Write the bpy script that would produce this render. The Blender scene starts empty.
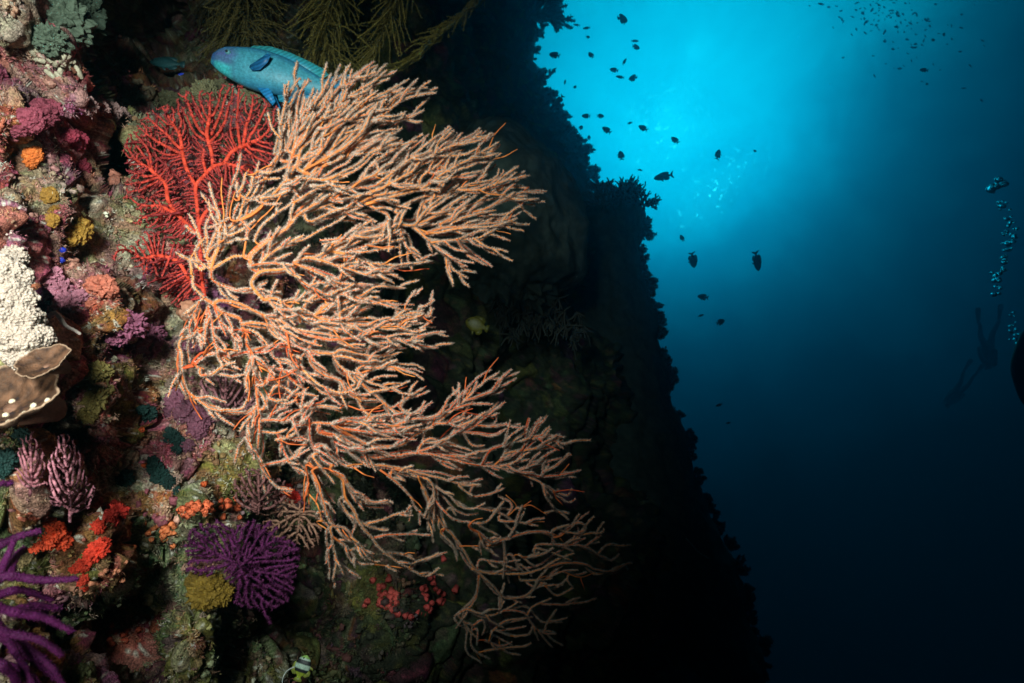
import bpy, math, random
import numpy as np
from mathutils import Vector, Matrix

random.seed(7)
rng = np.random.default_rng(11)
scene = bpy.context.scene
COL = scene.collection
R = math.radians

# ------------------------------------------------------------------ camera
W_, H_, FPX = 1024.0, 683.0, 610.0
PITCH = R(15.0)
cam_d = bpy.data.cameras.new('camera')
cam = bpy.data.objects.new('camera', cam_d)
COL.objects.link(cam)
cam.location = (0, 0, 0)
cam.rotation_euler = (R(90) + PITCH, 0, 0)
cam_d.sensor_width = 36.0
cam_d.lens = 36.0 * FPX / W_
cam_d.clip_start = 0.02
cam_d.clip_end = 500.0
cam_d.dof.use_dof = True
cam_d.dof.focus_distance = 1.2
cam_d.dof.aperture_fstop = 7.0
scene.camera = cam

RT = np.array([1.0, 0, 0])
FW = np.array([0, math.cos(PITCH), math.sin(PITCH)])
UP = np.array([0, -math.sin(PITCH), math.cos(PITCH)])


def at(px, py, d):
    px = np.asarray(px, float); py = np.asarray(py, float); d = np.asarray(d, float)
    x = (px - 512.0) / FPX; y = (341.5 - py) / FPX
    return d[..., None] * (FW + x[..., None] * RT + y[..., None] * UP)


def proj(P):
    z = P @ FW
    return 512 + FPX * (P @ RT) / z, 341.5 - FPX * (P @ UP) / z, z


def s2l(r, g, b):
    f = lambda c: (c / 255 / 12.92) if c / 255 <= 0.04045 else ((c / 255 + 0.055) / 1.055) ** 2.4
    return (f(r), f(g), f(b))


# ------------------------------------------------------------------ world: water lit through the surface
SUN_DIR = at(668, 128, 1.0); SUN_DIR = SUN_DIR / np.linalg.norm(SUN_DIR)
world = bpy.data.worlds.new('World')
scene.world = world
world.use_nodes = True
nt = world.node_tree
nt.nodes.clear()


def N(t, **kw):
    n = nt.nodes.new(t)
    for k, v in kw.items():
        setattr(n, k, v)
    return n


def math_node(op, a, b=None, clamp=False):
    n = N('ShaderNodeMath', operation=op, use_clamp=clamp)
    for i, v in enumerate((a, b)):
        if v is None: continue
        if isinstance(v, (int, float)): n.inputs[i].default_value = v
        else: nt.links.new(v, n.inputs[i])
    return n.outputs[0]


tc = N('ShaderNodeTexCoord')
dirv = tc.outputs['Generated']
lowf = N('ShaderNodeTexNoise'); lowf.inputs['Scale'].default_value = 3.2; lowf.inputs['Detail'].default_value = 4
nt.links.new(dirv, lowf.inputs['Vector'])
vd = N('ShaderNodeVectorMath', operation='DOT_PRODUCT')
nt.links.new(dirv, vd.inputs[0]); vd.inputs[1].default_value = tuple(SUN_DIR)
theta = math_node('ARCCOSINE', math_node('MINIMUM', vd.outputs['Value'], 0.99999))
sep = N('ShaderNodeSeparateXYZ'); nt.links.new(dirv, sep.inputs[0])
dz = math_node('SUBTRACT', sep.outputs['Z'], float(SUN_DIR[2]))
v = math_node('SUBTRACT', theta, math_node('MULTIPLY', dz, 0.40))
wob = math_node('MULTIPLY', math_node('SUBTRACT', lowf.outputs['Fac'], 0.5), 0.22)
v = math_node('ADD', v, wob)
mf = N('ShaderNodeTexNoise'); mf.inputs['Scale'].default_value = 11; mf.inputs['Detail'].default_value = 5; mf.inputs['Distortion'].default_value = .8
nt.links.new(dirv, mf.inputs['Vector'])
v = math_node('ADD', v, math_node('MULTIPLY', math_node('SUBTRACT', mf.outputs['Fac'], 0.5), 0.17))
# faint rays fanning out round the sun
ex = np.cross(SUN_DIR, np.array([0, 0, 1.0])); ex /= np.linalg.norm(ex); ey = np.cross(ex, SUN_DIR)
da = N('ShaderNodeVectorMath', operation='DOT_PRODUCT'); nt.links.new(dirv, da.inputs[0]); da.inputs[1].default_value = tuple(ex)
db = N('ShaderNodeVectorMath', operation='DOT_PRODUCT'); nt.links.new(dirv, db.inputs[0]); db.inputs[1].default_value = tuple(ey)
ang = math_node('ARCTAN2', db.outputs['Value'], da.outputs['Value'])
rayn = N('ShaderNodeTexNoise', noise_dimensions='1D'); rayn.inputs['Scale'].default_value = 3.5; rayn.inputs['Detail'].default_value = 4
nt.links.new(ang, rayn.inputs['W'])
rayv = math_node('MULTIPLY', math_node('SUBTRACT', rayn.outputs['Fac'], 0.5), math_node('MULTIPLY', math_node('MULTIPLY', theta, 2.2, True), 0.14))
v = math_node('ADD', v, rayv)
# the edge of the bright window: beyond it the surface mirrors the deep
Ea = at(640, 226, 1.0); Eb = at(850, 72, 1.0); en = np.cross(Ea, Eb); en /= np.linalg.norm(en)
if en @ at(760, 260, 1.0) < 0: en = -en
ed = N('ShaderNodeVectorMath', operation='DOT_PRODUCT'); nt.links.new(dirv, ed.inputs[0]); ed.inputs[1].default_value = tuple(en)
edn = math_node('ADD', ed.outputs['Value'], math_node('MULTIPLY', math_node('SUBTRACT', mf.outputs['Fac'], 0.5), 0.10))
stp = math_node('DIVIDE', math_node('ADD', edn, 0.035), 0.11, True)
v = math_node('ADD', v, math_node('MULTIPLY', stp, 0.075))
ramp = N('ShaderNodeValToRGB')
nt.links.new(math_node('DIVIDE', v, 1.6), ramp.inputs['Fac'])
stops = [(0.0, (34, 216, 234)), (.06, (8, 194, 216)), (.16, (0, 168, 194)), (.25, (0, 140, 164)), (.33, (0, 104, 126)), (.42, (0, 72, 91)),
         (.54, (0, 45, 62)), (.68, (0, 23, 36)), (.86, (1, 6, 11)), (1.1, (2, 3, 5)), (1.45, (1, 2, 3))]
el = ramp.color_ramp.elements
while len(el) < len(stops): el.new(0.5)
for e, (p, c) in zip(el, stops):
    e.position = p / 1.6; e.color = (*s2l(*c), 1)
# the ripple glints where the sun breaks through the surface
A1 = at(690, 218, 1.0); B1 = at(748, 160, 1.0)
nrm = np.cross(A1, B1); nrm /= np.linalg.norm(nrm)
band = N('ShaderNodeVectorMath', operation='DOT_PRODUCT'); nt.links.new(dirv, band.inputs[0]); band.inputs[1].default_value = tuple(nrm)
bandv = math_node('SUBTRACT', 1.0, math_node('MULTIPLY', math_node('ABSOLUTE', band.outputs['Value']), 26.0), True)
mid = at(718, 190, 1.0); mid /= np.linalg.norm(mid)
md = N('ShaderNodeVectorMath', operation='DOT_PRODUCT'); nt.links.new(dirv, md.inputs[0]); md.inputs[1].default_value = tuple(mid)
near1 = math_node('SUBTRACT', 1.0, math_node('MULTIPLY', math_node('ARCCOSINE', math_node('MINIMUM', md.outputs['Value'], 0.99999)), 10.0), True)
mid2 = at(668, 138, 1.0); mid2 /= np.linalg.norm(mid2)
md2 = N('ShaderNodeVectorMath', operation='DOT_PRODUCT'); nt.links.new(dirv, md2.inputs[0]); md2.inputs[1].default_value = tuple(mid2)
near2 = math_node('SUBTRACT', 1.0, math_node('MULTIPLY', math_node('ARCCOSINE', math_node('MINIMUM', md2.outputs['Value'], 0.99999)), 11.0), True)
mask = math_node('ADD', math_node('MULTIPLY', bandv, near1), math_node('MULTIPLY', near2, 0.4))
hif = N('ShaderNodeTexNoise'); hif.inputs['Scale'].default_value = 125; hif.inputs['Detail'].default_value = 3
nt.links.new(dirv, hif.inputs['Vector'])
spk = math_node('MULTIPLY', math_node('SUBTRACT', hif.outputs['Fac'], 0.59, True), 12.0)
glint = math_node('MULTIPLY', spk, mask)
soft = math_node('MULTIPLY', math_node('MULTIPLY', bandv, near1), 0.10)
glint = math_node('ADD', glint, soft)
gc = N('ShaderNodeMix', data_type='RGBA'); gc.blend_type = 'MIX'
gc.inputs[6].default_value = (0, 0, 0, 1); gc.inputs[7].default_value = (0.22, 0.95, 1.0, 1)
nt.links.new(glint, gc.inputs[0]); gc.clamp_factor = False
addc = N('ShaderNodeMix', data_type='RGBA'); addc.blend_type = 'ADD'; addc.inputs[0].default_value = 1
nt.links.new(ramp.outputs['Color'], addc.inputs[6]); nt.links.new(gc.outputs[2], addc.inputs[7])
bg = N('ShaderNodeBackground'); bg.inputs['Strength'].default_value = 1.12
nt.links.new(addc.outputs[2], bg.inputs['Color'])
# the sky above the surface, a trace of it, seen through the window over the sun
sky = N('ShaderNodeTexSky', sky_type='NISHITA'); sky.sun_disc = False
sky.sun_elevation = math.asin(SUN_DIR[2]); sky.sun_rotation = math.atan2(SUN_DIR[0], SUN_DIR[1])
tint = N('ShaderNodeMix', data_type='RGBA'); tint.blend_type = 'MULTIPLY'; tint.inputs[0].default_value = 1
nt.links.new(sky.outputs[0], tint.inputs[6]); tint.inputs[7].default_value = (0.02, 0.55, 0.75, 1)
win = math_node('SUBTRACT', 1.0, math_node('MULTIPLY', v, 3.2), True)
bg2 = N('ShaderNodeBackground'); nt.links.new(tint.outputs[2], bg2.inputs['Color'])
nt.links.new(math_node('MULTIPLY', win, 0.02), bg2.inputs['Strength'])
ads = N('ShaderNodeAddShader'); nt.links.new(bg.outputs[0], ads.inputs[0]); nt.links.new(bg2.outputs[0], ads.inputs[1])
wo = N('ShaderNodeOutputWorld'); nt.links.new(ads.outputs[0], wo.inputs['Surface'])

# ------------------------------------------------------------------ sun (through the water) and the photographer's strobe, plus an added fill spot
sd = bpy.data.lights.new('sun', 'SUN'); sd.energy = 0.55; sd.angle = R(25); sd.color = (0.04, 0.30, 0.40)
sun = bpy.data.objects.new('sun', sd); COL.objects.link(sun)
sun.rotation_euler = Vector(-SUN_DIR).to_track_quat('-Z', 'Y').to_euler()


def strobe(loc, target, power, spread, blend, color):
    ld = bpy.data.lights.new('strobe_and_fill', 'SPOT'); ld.energy = power; ld.spot_size = R(spread); ld.spot_blend = blend
    ld.shadow_soft_size = 0.08; ld.color = color
    o = bpy.data.objects.new('strobe_and_fill', ld); COL.objects.link(o)
    o.location = loc
    o.rotation_euler = (Vector(target) - Vector(loc)).to_track_quat('-Z', 'Y').to_euler()
    return o


strobe(tuple(-0.24 * RT + 0.36 * UP - 0.26 * FW), tuple(at(195, 260, 1.15)), 165, 70, 1.0, (1.0, 0.94, 0.88))
strobe(tuple(-0.30 * RT - 0.12 * UP - 0.30 * FW), tuple(at(135, 430, 1.0)), 34, 52, 1.0, (1.0, 0.93, 0.84))  # fill spot added low on the left to brighten the dark lower wall

scene.view_settings.view_transform = 'Standard'
scene.view_settings.look = 'None'
scene.view_settings.exposure = 0.0
scene.view_settings.gamma = 1.0
scene.view_settings.use_curve_mapping = False
scene.render.engine = 'CYCLES'
scene.cycles.use_denoising = True
scene.cycles.max_bounces = 6
scene.cycles.diffuse_bounces = 2
scene.cycles.volume_bounces = 1
scene.cycles.transparent_max_bounces = 8


# ------------------------------------------------------------------ numeric noise
def _hash(ix, iy, iz, s=0):
    h = (ix.astype(np.int64) * 374761393 + iy.astype(np.int64) * 668265263 + iz.astype(np.int64) * 2147483647 + s * 1274126177) & 0xFFFFFFFF
    h = ((h ^ (h >> 13)) * 1274126177) & 0xFFFFFFFF
    h = ((h ^ (h >> 16)) * 2246822519) & 0xFFFFFFFF
    return (h ^ (h >> 15)) & 0xFFFFFF


def vnoise(P, s=0):
    i = np.floor(P).astype(np.int64); f = P - i
    u = f * f * f * (f * (f * 6 - 15) + 10)
    out = 0
    for dx in (0, 1):
        for dy in (0, 1):
            for dz_ in (0, 1):
                h = _hash(i[:, 0] + dx, i[:, 1] + dy, i[:, 2] + dz_, s)
                g = np.stack([(h & 255), (h >> 8) & 255, (h >> 16) & 255], 1) / 127.5 - 1
                d = (g * (f - np.array([dx, dy, dz_]))).sum(1)
                w = (u[:, 0] if dx else 1 - u[:, 0]) * (u[:, 1] if dy else 1 - u[:, 1]) * (u[:, 2] if dz_ else 1 - u[:, 2])
                out = out + w * d
    return out * 1.3


def fbm(P, oct=4, s=0, gain=0.5):
    a, t = 1.0, 0
    for k in range(oct):
        t = t + a * vnoise(P * (2.03 ** k) + 17.3 * k, s + k); a *= gain
    return t


def worley(P, s=0):
    i = np.floor(P).astype(np.int64)
    best = np.full(len(P), 9.0); cid = np.zeros(len(P), np.int64); sec = np.full(len(P), 9.0)
    for dx in (-1, 0, 1):
        for dy in (-1, 0, 1):
            for dz_ in (-1, 0, 1):
                c = i + np.array([dx, dy, dz_])
                h = _hash(c[:, 0], c[:, 1], c[:, 2], s)
                q = c + np.stack([(h & 255), (h >> 8) & 255, (h >> 16) & 255], 1) / 255.0
                d = np.sqrt(((P - q) ** 2).sum(1))
                m = d < best
                sec = np.where(m, best, np.minimum(sec, d))
                best = np.where(m, d, best); cid = np.where(m, _hash(c[:, 0], c[:, 1], c[:, 2], s + 99), cid)
    return best, sec, cid


# ------------------------------------------------------------------ materials
def material(name, rough=0.7, spec=0.3, var=0.25, vscale=120.0, bump=0.0, bscale=400.0, base=None, sss=0.0, coat=0.0):
    m = bpy.data.materials.new(name); m.use_nodes = True
    t = m.node_tree; b = t.nodes['Principled BSDF']
    b.inputs['Roughness'].default_value = rough
    b.inputs['Specular IOR Level'].default_value = spec
    b.inputs['Coat Weight'].default_value = coat
    tc_ = t.nodes.new('ShaderNodeTexCoord')
    nz = t.nodes.new('ShaderNodeTexNoise'); nz.inputs['Scale'].default_value = vscale; nz.inputs['Detail'].default_value = 4
    t.links.new(tc_.outputs['Object'], nz.inputs['Vector'])
    rp = t.nodes.new('ShaderNodeMapRange'); rp.inputs[1].default_value = 0.3; rp.inputs[2].default_value = 0.7
    rp.inputs[3].default_value = 1 - var; rp.inputs[4].default_value = 1 + var
    t.links.new(nz.outputs['Fac'], rp.inputs[0])
    mx = t.nodes.new('ShaderNodeVectorMath'); mx.operation = 'SCALE'
    if base is None:
        at_ = t.nodes.new('ShaderNodeVertexColor'); at_.layer_name = 'Col'
        t.links.new(at_.outputs['Color'], mx.inputs[0])
    else:
        mx.inputs[0].default_value = base
    t.links.new(rp.outputs[0], mx.inputs['Scale'])
    t.links.new(mx.outputs[0], b.inputs['Base Color'])
    if sss:
        b.inputs['Subsurface Weight'].default_value = sss; b.inputs['Subsurface Radius'].default_value = (0.01, 0.005, 0.003)
    if bump:
        n2 = t.nodes.new('ShaderNodeTexNoise'); n2.inputs['Scale'].default_value = bscale; n2.inputs['Detail'].default_value = 3
        t.links.new(tc_.outputs['Object'], n2.inputs['Vector'])
        bp = t.nodes.new('ShaderNodeBump'); bp.inputs['Strength'].default_value = bump; bp.inputs['Distance'].default_value = 0.004
        t.links.new(n2.outputs['Fac'], bp.inputs['Height']); t.links.new(bp.outputs[0], b.inputs['Normal'])
    return m


M_rock = material('reef_rock', 0.85, 0.15, 0.65, 260, 1.0, 420)
M_far = material('far_reef_rock', 0.9, 0.1, 0.3, 30, 0.5, 60)
M_growth = material('reef_growth', 0.7, 0.3, 0.35, 260, 0.5, 500)
M_core = material('gorgonian_bark', 0.65, 0.25, 0.22, 150, 0.3, 600)
M_polyp = material('gorgonian_polyp', 0.7, 0.2, 0.25, 300)
M_coral = material('coral_skin', 0.7, 0.25, 0.22, 200, 0.5, 420)
M_soft = material('soft_coral_skin', 0.6, 0.3, 0.12, 260, 0.6, 520, sss=0.15)
M_fish = material('fish_scales', 0.45, 0.4, 0.25, 160, 0.15, 300)
M_fin = material('fish_fin', 0.45, 0.4, 0.15, 140)
M_dark = material('dark_fish_skin', 0.6, 0.3, 0.2, 60)
M_suit = material('diving_suit', 0.7, 0.3, 0.15, 20)


t_ = M_fish.node_tree; vo = t_.nodes.new('ShaderNodeTexVoronoi'); vo.feature = 'DISTANCE_TO_EDGE'; vo.inputs['Scale'].default_value = 110
tcf = t_.nodes.new('ShaderNodeTexCoord'); mpf = t_.nodes.new('ShaderNodeMapping'); mpf.inputs['Scale'].default_value = (1, .3, 1.25)
t_.links.new(tcf.outputs['Object'], mpf.inputs[0]); t_.links.new(mpf.outputs[0], vo.inputs['Vector'])
rf = t_.nodes.new('ShaderNodeMapRange'); rf.inputs[1].default_value = 0; rf.inputs[2].default_value = .16; rf.inputs[3].default_value = .84; rf.inputs[4].default_value = 1.03
t_.links.new(vo.outputs['Distance'], rf.inputs[0]); bsd = t_.nodes['Principled BSDF']; lk = bsd.inputs['Base Color'].links[0]
sc2 = t_.nodes.new('ShaderNodeVectorMath'); sc2.operation = 'SCALE'; t_.links.new(lk.from_socket, sc2.inputs[0]); t_.links.new(rf.outputs[0], sc2.inputs['Scale']); t_.links.new(sc2.outputs[0], bsd.inputs['Base Color'])
# rays in the fins
t_ = M_fin.node_tree; wv_ = t_.nodes.new('ShaderNodeTexWave'); wv_.inputs['Scale'].default_value = 55; wv_.inputs['Distortion'].default_value = 1.5; wv_.bands_direction = 'DIAGONAL'
tcf = t_.nodes.new('ShaderNodeTexCoord'); t_.links.new(tcf.outputs['Object'], wv_.inputs['Vector'])
rf = t_.nodes.new('ShaderNodeMapRange'); rf.inputs[3].default_value = .65; rf.inputs[4].default_value = 1.1; t_.links.new(wv_.outputs['Fac'], rf.inputs[0])
bsd = t_.nodes['Principled BSDF']; lk = bsd.inputs['Base Color'].links[0]
sc2 = t_.nodes.new('ShaderNodeVectorMath'); sc2.operation = 'SCALE'; t_.links.new(lk.from_socket, sc2.inputs[0]); t_.links.new(rf.outputs[0], sc2.inputs['Scale']); t_.links.new(sc2.outputs[0], bsd.inputs['Base Color'])


# ------------------------------------------------------------------ geometry accumulator
class Geo:
    def __init__(s):
        s.v = []; s.t = []; s.q = []; s.c = []; s.n = 0

    def add(s, V, T=None, Q=None, C=(1, 1, 1)):
        V = np.asarray(V, float).reshape(-1, 3)
        if len(V) == 0: return
        C = np.asarray(C, float)
        if C.ndim == 1: C = np.tile(C, (len(V), 1))
        s.v.append(V); s.c.append(C)
        if T is not None and len(T): s.t.append(np.asarray(T, np.int64).reshape(-1, 3) + s.n)
        if Q is not None and len(Q): s.q.append(np.asarray(Q, np.int64).reshape(-1, 4) + s.n)
        s.n += len(V)

    def tube(s, P, rad, k=6, C=(1, 1, 1), cap=True):
        P = np.asarray(P, float); n = len(P)
        if n < 2: return
        rad = np.broadcast_to(np.asarray(rad, float), (n,))
        T = np.gradient(P, axis=0); T /= np.linalg.norm(T, axis=1)[:, None] + 1e-12
        a = np.array([0.3, 0.5, 0.81]); a = a - T[0] * (a @ T[0])
        if np.linalg.norm(a) < 1e-3: a = np.array([1.0, 0, 0]) - T[0] * T[0][0]
        A = np.zeros((n, 3)); a /= np.linalg.norm(a); A[0] = a
        for i in range(1, n):
            a = a - T[i] * (a @ T[i]); a /= np.linalg.norm(a) + 1e-12; A[i] = a
        B = np.cross(T, A)
        th = np.arange(k) * 2 * np.pi / k
        V = P[:, None, :] + rad[:, None, None] * (np.cos(th)[None, :, None] * A[:, None, :] + np.sin(th)[None, :, None] * B[:, None, :])
        i = np.arange(n - 1)[:, None]; j = np.arange(k)[None, :]; j2 = (j + 1) % k
        Q = np.stack([i * k + j, i * k + j2, (i + 1) * k + j2, (i + 1) * k + j], -1).reshape(-1, 4)
        V = V.reshape(-1, 3); Tr = []
        C = np.asarray(C, float)
        CC = np.repeat(C, k, 0) if C.ndim == 2 else np.tile(C, (len(V), 1))
        if cap:
            V = np.concatenate([V, (P[-1] + T[-1] * rad[-1] * 0.8)[None], (P[0] - T[0] * rad[0] * 0.5)[None]])
            CC = np.concatenate([CC, CC[-1:], CC[:1]])
            m = (n - 1) * k; e = n * k
            Tr = [(m + jj, m + (jj + 1) % k, e) for jj in range(k)] + [((jj + 1) % k, jj, e + 1) for jj in range(k)]
        s.add(V, Tr, Q, CC)

    def spikes(s, B, D, ln, w, C):
        B = np.asarray(B); D = np.asarray(D); n = len(B)
        if n == 0: return
        D = D / (np.linalg.norm(D, axis=1)[:, None] + 1e-12)
        rnd = rng.normal(size=(n, 3)); X = np.cross(D, rnd); X /= np.linalg.norm(X, axis=1)[:, None] + 1e-12
        Y = np.cross(D, X)
        ln = np.broadcast_to(ln, (n,))[:, None]; w = np.broadcast_to(w, (n,))[:, None]
        V = np.stack([B + w * X, B + w * (-0.5 * X + 0.87 * Y), B + w * (-0.5 * X - 0.87 * Y), B + D * ln], 1)
        k = np.arange(n)[:, None] * 4
        T = np.concatenate([k + np.array([0, 1, 3]), k + np.array([1, 2, 3]), k + np.array([2, 0, 3])])
        C = np.asarray(C, float)
        CC = np.repeat(C, 4, 0) if C.ndim == 2 else C
        s.add(V.reshape(-1, 3), T, None, CC)

    def build(s, name, mat, parent=None, origin=None, smooth=True):
        V = np.concatenate(s.v) if s.v else np.zeros((0, 3)); C = np.concatenate(s.c) if s.c else np.zeros((0, 3))
        T = np.concatenate(s.t) if s.t else np.zeros((0, 3), np.int64)
        Q = np.concatenate(s.q) if s.q else np.zeros((0, 4), np.int64)
        o0 = np.zeros(3) if origin is None else np.asarray(origin, float)
        me = bpy.data.meshes.new(name)
        me.vertices.add(len(V)); me.vertices.foreach_set('co', (V - o0).astype(np.float32).ravel())
        nl = T.size + Q.size
        me.loops.add(nl); me.loops.foreach_set('vertex_index', np.concatenate([T.ravel(), Q.ravel()]).astype(np.int32))
        me.polygons.add(len(T) + len(Q))
        ls = np.concatenate([np.arange(len(T)) * 3, T.size + np.arange(len(Q)) * 4]).astype(np.int32)
        me.polygons.foreach_set('loop_start', ls)
        if smooth: me.polygons.foreach_set('use_smooth', np.ones(len(ls), bool))
        at_ = me.color_attributes.new('Col', 'FLOAT_COLOR', 'POINT')
        at_.data.foreach_set('color', np.concatenate([C, np.ones((len(C), 1))], 1).astype(np.float32).ravel())
        me.update(calc_edges=True); me.validate()
        me.materials.append(mat)
        o = bpy.data.objects.new(name, me); COL.objects.link(o)
        if parent is not None:
            o.parent = parent
            if origin is None: o.location = (0, 0, 0)
        else:
            o.location = tuple(o0)
        return o


def tag(o, label=None, cat=None, group=None, kind=None):
    if label: o['label'] = label
    if cat: o['category'] = cat
    if group: o['group'] = group
    if kind: o['kind'] = kind
    return o


def thing(name, loc, label, cat, group=None):
    o = bpy.data.objects.new(name, None); COL.objects.link(o)
    o.empty_display_size = 0.05; o.location = tuple(loc)
    return tag(o, label, cat, group)


def part(name, g, mat, root, label=None, smooth=True):
    """g is in world coordinates; the part sits under the Empty root (unrotated)"""
    o = g.build(name, mat, root, origin=np.array(root.location), smooth=smooth)
    o.location = (0, 0, 0)
    if label: o['label'] = label
    return o


def subpart(name, g, mat, par, smooth=True):
    org = np.array(par.location) + (np.array(par.parent.location) if par.parent else 0)
    o = g.build(name, mat, par, origin=org, smooth=smooth)
    o.location = (0, 0, 0)
    return o


_ico = {}


def ico(sub):
    if sub in _ico: return _ico[sub]
    p = (1 + 5 ** .5) / 2
    V = [(-1, p, 0), (1, p, 0), (-1, -p, 0), (1, -p, 0), (0, -1, p), (0, 1, p), (0, -1, -p), (0, 1, -p), (p, 0, -1), (p, 0, 1), (-p, 0, -1), (-p, 0, 1)]
    F = [(0, 11, 5), (0, 5, 1), (0, 1, 7), (0, 7, 10), (0, 10, 11), (1, 5, 9), (5, 11, 4), (11, 10, 2), (10, 7, 6), (7, 1, 8), (3, 9, 4), (3, 4, 2), (3, 2, 6), (3, 6, 8), (3, 8, 9), (4, 9, 5), (2, 4, 11), (6, 2, 10), (8, 6, 7), (9, 8, 1)]
    V = [np.array(v) / np.linalg.norm(v) for v in V]
    for _ in range(sub):
        mid = {}; F2 = []

        def m(a, b):
            k = (min(a, b), max(a, b))
            if k not in mid:
                q = V[a] + V[b]; V.append(q / np.linalg.norm(q)); mid[k] = len(V) - 1
            return mid[k]
        for a, b, c in F:
            x, y, z = m(a, b), m(b, c), m(c, a)
            F2 += [(a, x, z), (b, y, x), (c, z, y), (x, y, z)]
        F = F2
    _ico[sub] = (np.array(V), np.array(F)); return _ico[sub]


def blob(g, c, r, C, sub=3, amp=0.25, freq=1.6, stretch=None, seed=0, knob=0.0, kfreq=5.0, cvar=0.15):
    V, F = ico(sub)
    off = np.array([seed * 7.31, seed * 3.17, seed * 5.7])
    d = 1 + amp * fbm(V * freq + off, 3, 3)
    kn = np.zeros(len(V))
    if knob:
        f1, f2, _ = worley(V * kfreq + off, 5)
        kn = 0.5 - f1; d = d + knob * kn
    P = V * d[:, None] * r
    if stretch is not None: P = P @ np.asarray(stretch).T
    C = np.asarray(C)
    CC = C[None, :] * (1 + cvar * fbm(V * 3 + off, 2, 9) + (0.5 * kn if knob else 0))[:, None]
    g.add(c + P, F, None, np.clip(CC, 0, 1))


def crom(P, n_per=None, step=None):
    P = np.asarray(P, float)
    if len(P) == 2:
        L = np.linalg.norm(P[1] - P[0]); n = max(2, int(L / (step or 3.0)) + 1)
        return P[0] + (P[1] - P[0]) * np.linspace(0, 1, n)[:, None]
    Q = np.concatenate([[2 * P[0] - P[1]], P, [2 * P[-1] - P[-2]]])
    out = []
    for i in range(1, len(Q) - 2):
        L = np.linalg.norm(Q[i + 1] - Q[i]); n = n_per or max(2, int(round(L / (step or 3.0))))
        t = (np.arange(n) / n)[:, None]
        out.append(0.5 * (2 * Q[i] + (Q[i + 1] - Q[i - 1]) * t + (2 * Q[i - 1] - 5 * Q[i] + 4 * Q[i + 1] - Q[i + 2]) * t ** 2
                          + (3 * Q[i] - Q[i - 1] - 3 * Q[i + 1] + Q[i + 2]) * t ** 3))
    out.append(P[-1:]); return np.concatenate(out)


# ================================================================== THE REEF WALL
# depth control points (picture column, row, metres ahead) of the wall before its relief is added
CTL = np.array([
    (-260, -200, .75), (-260, 340, .62), (-260, 880, .55), (0, -200, 1.15), (0, 0, .95), (0, 120, .90), (0, 230, .82), (0, 340, .74), (0, 480, .70), (0, 683, .66), (0, 880, .62),
    (60, 40, 1.05), (75, 100, 1.02), (60, 200, .96), (100, 300, .96), (90, 420, .92), (90, 560, .86), (90, 683, .86),
    (118, 150, 1.26), (128, 30, 2.3), (165, 35, 3.2), (200, 70, 2.8), (165, 70, 2.5), (140, 92, 1.62), (120, 60, 1.9), (205, 98, 1.42), (245, 92, 1.45), (270, 100, 1.5), (240, 50, 2.7), (330, 40, 3.0), (180, -120, 2.0), (330, -150, 2.2),
    (180, 160, 1.36), (250, 170, 1.46), (150, 250, 1.18), (200, 300, 1.28), (190, 400, 1.18), (260, 400, 1.36), (230, 460, 1.2), (170, 500, 1.06), (220, 560, 1.10), (190, 640, 1.05), (180, 880, .95),
    (320, 180, 1.75), (320, 320, 1.62), (330, 440, 1.55), (300, 520, 1.38), (300, 600, 2.2), (310, 560, 2.0), (330, 700, 1.9), (250, 660, 1.5), (130, 640, 1.25), (150, 600, 1.2), (350, 580, 1.75), (400, 610, 1.65), (450, 620, 1.9),
    (420, 60, 2.9), (430, 150, 2.75), (430, 320, 2.4), (430, 450, 2.2), (470, 550, 2.1), (500, 680, 2.2), (420, 880, 1.9),
    (540, 0, 6.4), (540, 110, 6.2), (510, -200, 5.6), (500, 60, 4.6), (520, 250, 3.6), (530, 400, 3.2), (560, 550, 3.2), (600, 683, 3.4), (600, 880, 3.2), (590, 190, 5.6), (620, 300, 4.6), (640, 450, 4.3), (700, 600, 4.2), (760, 880, 4.0)])


def wallD(px, py):
    sh = np.shape(px); p = np.stack([np.ravel(px), np.ravel(py)], 1).astype(float)
    num = np.zeros(len(p)); den = np.zeros(len(p))
    for cx, cy, d in CTL:
        w = 1.0 / (((p[:, 0] - cx) ** 2 + (p[:, 1] - cy) ** 2 + 500.0) ** 1.7)
        num += w / d; den += w
    return (den / num).reshape(sh)


SIL = np.array([(-220, 505), (-60, 530), (0, 538), (25, 533), (45, 530), (75, 534), (100, 545), (125, 556), (150, 572), (175, 580), (190, 590), (240, 600), (330, 612), (400, 625),
                (470, 640), (560, 668), (683, 700), (900, 760)], float)
us = np.concatenate([np.linspace(-260, -10, 70, endpoint=False), np.linspace(-10, 330, 215, endpoint=False), np.linspace(330, 540, 170)])
ws = np.linspace(0, 1, 26)[1:]
vs = np.concatenate([np.linspace(-220, -10, 60, endpoint=False), np.linspace(-10, 700, 440, endpoint=False), np.linspace(700, 900, 50)])
sil = np.interp(vs, SIL[:, 0], SIL[:, 1])
nx, ny = len(us) + len(ws), len(vs)
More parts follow.
